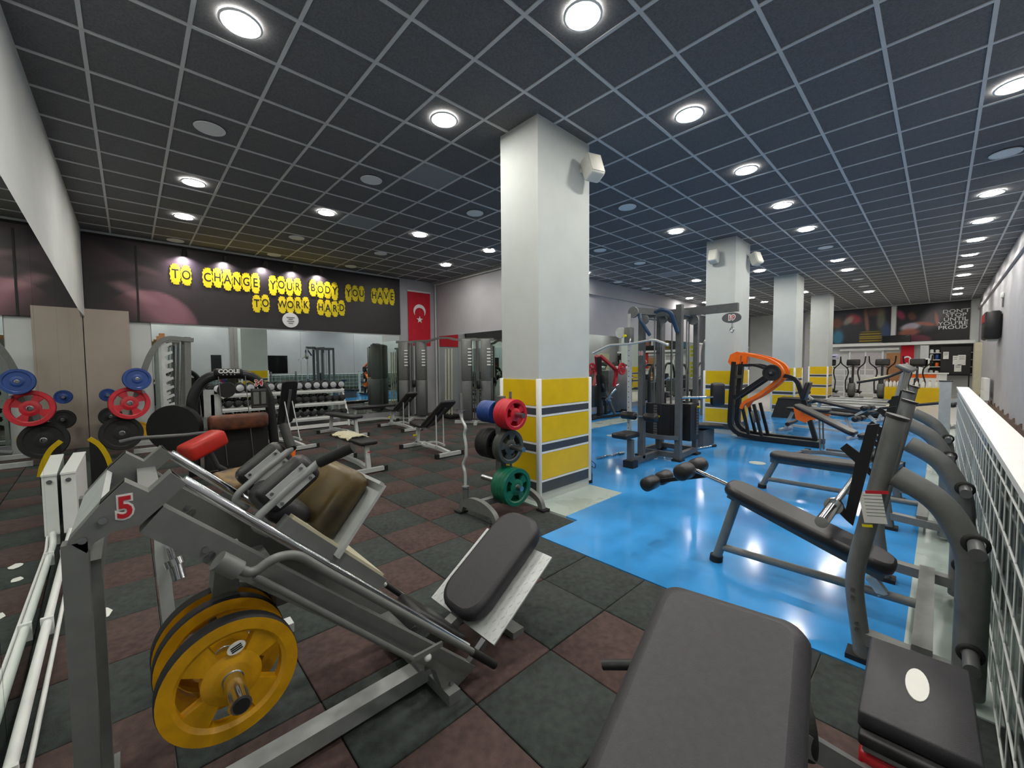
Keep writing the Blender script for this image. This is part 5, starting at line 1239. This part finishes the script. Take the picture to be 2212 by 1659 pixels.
build(B().bx(25.18, 25.5, 1.3, 1.5, 2.42, 2.5), 'bracket', 'black_metal', tvs, True)
wp = build(B().bx(25.40, 25.5, 1.45, 1.60, 2.7, 4.0), 'white_strip', 'white_trim', wall_far)
build(B().bx(25.1, 25.5, -.95, 3.75, 2.24, 2.36), 'white_beam', 'white_trim', wall_far); build(B().bx(25.3, 25.5, 1.3, 3.4, 2.04, 2.14), 'door_header', 'white_trim', wall_far)
# lettered pillar
pil = struct(B().bx(24.9, 25.5, 4.0, 4.75, 0, HC), 'column_5', 'wall_grey')
slots = 'NEVER TOO LATE'
for k, ch in enumerate(slots):
    if ch == ' ': continue
    z = 3.95-k*.245
    rnd = random.Random(k); pts = [(24.90, 4.38+.20*math.cos(a)*(1+.08*rnd.uniform(-1, 1)), z+.10*math.sin(a)) for a in [2*PI*i/18 for i in range(18)]]
    o = build(B().prism(pts, (-.012, 0, 0)), 'letter_badge', 'sign_dull', pil)
    text(ch, .16, frame((24.885, 4.38, z), (0, -1, 0), (0, 0, 1)), 'letter', 'ink_black', o, .002)
# doors
dn = struct(B().bx(25.40, 25.5, 1.82, 3.05, 0, .06).bx(25.40, 25.5, 1.82, 3.05, 1.98, 2.04), 'door_1', 'white_trim')
for y in (1.82, 2.42, 3.0): build(B().bx(25.40, 25.5, y, y+.06, .06, 1.98), 'door_stile', 'white_trim', dn)
for y0, y1 in ((1.88, 2.42), (2.48, 3.0)):
    build(B().bx(25.44, 25.46, y0, y1, .9, 1.98), 'door_glass', mat('door_pane', (190, 186, 190), .12, var=.05), dn); build(B().bx(25.43, 25.47, y0, y1, .06, .9), 'door_panel', 'white_plastic', dn)
wb = thing('wooden_board', 'plain wooden board beside the far doors', 'board', (25.45, 1.5, 0)); build(B().bx(25.43, 25.49, 1.25, 1.72, 0, 1.9), 'board', 'wood', wb, True); build(B().bx(25.42, 25.43, 1.25, 1.72, .9, .93), 'batten', 'wood', wb, True)
f2 = thing('hanging_flag', 'red crescent flag hanging beside the reception at the far end', 'flag', (25.4, 1.05, 1.2))
build(B().bx(25.40, 25.41, .82, 1.24, 1.1, 2.22), 'cloth', 'red_cloth', f2, True); 
cr = crescent(0, 0, .13, 0, .004); M = Matrix.Translation((25.398, 1.03, 1.62)) @ Matrix.Rotation(PI/2, 4, 'Z')
c2 = B(); c2.v = [M @ v for v in cr.v]; c2.f = cr.f; c2.sm = cr.sm; build(c2, 'crescent', 'white_cloth', f2, True)
st_ = star(0, 0, .06, 0, .004); s2 = B(); s2.v = [Matrix.Translation((0, 0, -.20)) @ v for v in st_.v]; s2.v = [M @ v for v in s2.v]; s2.f = st_.f; s2.sm = st_.sm; build(s2, 'star', 'white_cloth', f2, True)
# reception: shelves with goods, counter, monitor, notice boards
rs = thing('reception_shelf', 'dark wall shelf stacked with small goods behind the reception', 'shelf', (25.3, -.1, 0))
build(B().bx(25.42, 25.5, -.95, .34, .9, 2.2), 'back_panel', 'black_plastic', rs, True)
for z in (.95, 1.25, 1.55, 1.85): build(B().bx(25.15, 25.42, -.9, .33, z, z+.03), 'shelf_board', 'white_trim', rs, True)
pal = ['white_plastic', 'plate_red', 'paper', 'rubber_black', 'yellow_panel', 'orange_paint', 'white_trim', 'grey_panel', 'plate_blue']
for zi, z in enumerate((.98, 1.28, 1.58, 1.88)):
    for k in range(7):
        y = .27-k*.17; h = .12+.05*((k*3+zi) % 3); c = pal[(k*2+zi*3) % 9]
        g = thing('shelf_tub', '%s tub on the %s shelf of the reception, %s from the left' % (c.replace('_', ' ').replace('plastic', '').replace('trim', '').strip(), ['lowest', 'second lowest', 'third', 'highest'][zi], ordn[k]), 'tub', (25.28, y, z), 0, 'goods on the reception shelves')
        build(B().lathe([(0, 0), (.055, 0), (.06, .01), (.06, h-.02), (.045, h), (0, h)], n=10), 'tub_body', c, g); build(B().lathe([(0, h), (.047, h), (.047, h+.02), (0, h+.02)], n=10), 'tub_lid', 'black_plastic' if k % 2 else 'white_trim', g)
cn = thing('reception_counter', 'reception counter with orange and white front at the far end', 'counter', (24.3, .4, 0))
build(B().bx(24.1, 24.6, -.2, 1.1, 0, .98), 'counter_body', 'white_plastic', cn, True); build(B().bx(24.05, 24.65, -.25, 1.15, .98, 1.03), 'counter_top', 'white_trim', cn, True); build(B().bx(24.09, 24.1, .1, 1.1, .82, .97), 'orange_band', 'orange_paint', cn, True)
mn = thing('counter_monitor', 'white-framed monitor standing on the reception counter', 'screen', (24.35, .65, 1.03))
build(B().rboxat((24.35, .62, 1.42), (.05, .62, .42), .01, 1), 'frame', 'white_plastic', mn, True); build(B().bx(24.318, 24.322, .36, .88, 1.30, 1.58), 'glass', 'dark_glass', mn, True); build(B().bx(24.3, 24.4, .5, .74, 1.03, 1.22), 'stand', 'white_plastic', mn, True)
pn = thing('white_cupboard', 'tall white cupboard panel behind the reception', 'cupboard', (25.3, .55, 0)); build(B().bx(25.12, 25.42, .36, .62, 0, 2.2), 'carcass', 'white_plastic', pn, True); build(B().bx(25.105, 25.12, .37, .61, .05, 2.18), 'door', 'wall_white', pn, True)
for k, (y, z, w, h) in enumerate(((-.15, 1.75, .16, .30), (-.42, 1.55, .14, .36), (-.60, 1.55, .22, .42), (-.50, 1.22, .2, .3))):
    g = thing('notice_sheet', 'pale paper notice pinned by the far corner, %s of four' % ['top left', 'second', 'right-hand', 'lowest'][k], 'notice', (24.99, y, z), 0, 'notices by the reception'); build(B().bx(-.003, .003, -w/2, w/2, -h/2, h/2), 'sheet', 'paper', g); build(B().box((-.004, 0, h*.3), (.002, w*.7, .02)).box((-.004, 0, h*.1), (.002, w*.7, .02)), 'print_lines', 'steel_grey', g)
nbd = thing('notice_board', 'dark notice board carrying paper sheets by the far corner', 'board', (25.05, -.4, 0)); build(B().bx(25.0, 25.06, -.85, 0, .95, 2.1), 'board', 'black_plastic', nbd, True); parts([B().bx(25.02, 25.05, a, a+.04, 0, .95) for a in (-.84, -.06)], 'stand_leg', 'black_metal', nbd)
# paper boxes on top of a locker near the lettered pillar
lk = thing('white_locker', 'white locker beside the lettered pillar', 'cupboard', (23.5, 3.75, 0)); build(B().bx(23.3, 23.8, 3.45, 4.0, 0, 1.7), 'carcass', 'white_plastic', lk, True); build(B().bx(23.285, 23.3, 3.47, 3.98, .03, 1.67), 'door', 'wall_white', lk, True)
bxs = thing('paper_box', 'pale box lying on the console of the first elliptical trainer', 'box', (20.85, 3.1, 1.63)); build(B().rboxat((20.85, 3.1, 1.72), (.3, .5, .2), .008, 1), 'carton', mat('lilac_paper', (196, 196, 226), .7, var=.03), bxs, True); build(B().bx(20.70, 20.71, 2.9, 3.3, 1.70, 1.74), 'carton_label', 'paper', bxs, True)
# glass-block rack wall behind the ellipticals
gr = thing('white_shelving', 'white open grid shelving behind the elliptical trainers', 'shelf', (23.2, 2.5, 0))
for z in (.15, .4, .65, .9, 1.15): build(B().bx(23.1, 23.4, 1.9, 3.4, z, z+.03), 'shelf_board', 'white_trim', gr, True)
for y in (1.9, 2.4, 2.9, 3.37): build(B().bx(23.1, 23.4, y, y+.03, 0, 1.18), 'divider', 'white_trim', gr, True)
# yellow planters with bottles
for k, (x, y0, y1) in enumerate(((19.6, 1.35, .95), (19.6, .62, -.02))):
    t = thing('yellow_parapet', ['yellow low parapet box left of the press racks', 'yellow low parapet box right of the press racks'][k], 'planter', (x, (y0+y1)/2, 0), 0, 'yellow parapets')
    build(B().bx(x, x+.3, y1, y0, .06, .60), 'box', 'yellow_panel', t, True); build(B().bx(x-.01, x+.31, y1, y0, 0, .06), 'plinth', 'white_trim', t, True)
    for j in range(4):
        yy = y1+(j+.5)*(y0-y1)/4
        g = thing('white_bottle', 'white bottle on the %s yellow parapet, %s from the right' % (['left', 'right'][k], ordn[j]), 'bottle', (x+.12, yy, .60), 0, 'bottles on the parapets')
        build(B().lathe([(0, 0), (.04, 0), (.045, .02), (.045, .16), (.02, .20), (.02, .22), (0, .22)], n=10), 'bottle_body', 'white_plastic', g); build(B().cyl((0, 0, .22), (0, 0, .245), .022, 8), 'bottle_cap', 'wood', g)
# right wall: wall fan heater, sensor, radiator, cream pillar
hs = thing('wall_heater', 'dark boxy heater mounted on the right wall', 'heater', (16.6, YR, 2.0)); build(B().rboxat((16.6, YR+.16, 2.42), (1.15, .28, .72), .04, 1), 'body', 'black_plastic', hs, True); build(B().bx(16.1, 17.0, YR+.30, YR+.31, 2.5, 2.72), 'red_grille', 'red_paint', hs, True); build(B().bx(16.3, 16.9, YR+.06, YR+.24, 2.02, 2.06), 'light_strip', 'white_trim', hs, True); build(B().bx(16.2, 16.3, YR, YR+.04, 2.3, 2.6), 'bracket', 'black_metal', hs, True)
fn_ = thing('wall_fan_switch', 'small white wall fitting above the heater', 'fitting', (16, YR, 3.0)); build(B().rboxat((16, YR+.03, 3.15), (.16, .06, .14), .02, 1), 'cap', 'white_plastic', fn_, True); build(B().bx(15.96, 16.04, YR, YR+.03, 2.85, 3.08), 'stem', 'steel_dark', fn_, True)
r2 = thing('tall_radiator', 'narrow white radiator on the right wall behind the railing', 'radiator', (18.2, YR, .3)); build(B().bx(17.6, 18.9, YR+.08, YR+.18, .38, 1.0), 'panel', 'white_plastic', r2, True); build(B().bx(17.6, 18.9, YR+.181, YR+.185, .38, .62), 'front_grille', 'white_trim', r2, True); parts([B().bx(a, a+.06, YR+.09, YR+.17, 0, .38) for a in (17.8, 18.6)], 'leg', 'white_trim', r2)
struct(B().bx(23.0, 24.0, YR, YR+.18, 0, 2.2), 'trim_1', 'cream')
wpst = thing('white_post', 'white flat railing post with dark cap beside the press benches', 'post', (9.3, -.06, 0)); build(B().bx(9.25, 9.34, -.13, .0, 0, 1.18), 'post', 'steel_silver', wpst, True); build(B().bx(9.24, 9.35, -.14, .01, 1.18, 1.195), 'cap', 'black_plastic', wpst, True)
# far-left end: dark poster strip and doorway on the inner wall
build(B().bx(18.1, 25.2, YI-.03, YI, 2.4, 4.0), 'dark_frieze', 'grey_panel', wall_inner)
build(B().bx(18.1, 25.2, YI-.04, YI, 2.34, 2.40), 'white_rail', 'white_trim', wall_inner)
for x in (20.0, 22.5): build(B().bx(x, x+.16, YI-.06, YI, 0, 4.0), 'white_pier', 'white_trim', wall_inner)
# white paper scraps on the rubber floor
for k, (px, py, r) in enumerate(((210, 1328, .05), (198, 1277, .03), (215, 1182, .03), (198, 1213, .025), (178, 1510, .02))):
    p = AZ(px, py, .001); rnd = random.Random(k)
    t = thing('paper_scrap', ['largest white paper scrap', 'second white paper scrap', 'far white paper scrap', 'thin white paper scrap', 'small near white paper scrap'][k]+' on the rubber floor behind the leg press', 'paper', (p.x, p.y, .001), 0, 'paper scraps by the mirror')
    build(B().prism([(r*(1+.4*rnd.random())*math.cos(a), r*1.6*(1+.3*rnd.random())*math.sin(a), .0) for a in [2*PI*i/9 for i in range(9)]], (0, 0, .0015)), 'scrap', 'paper', t)
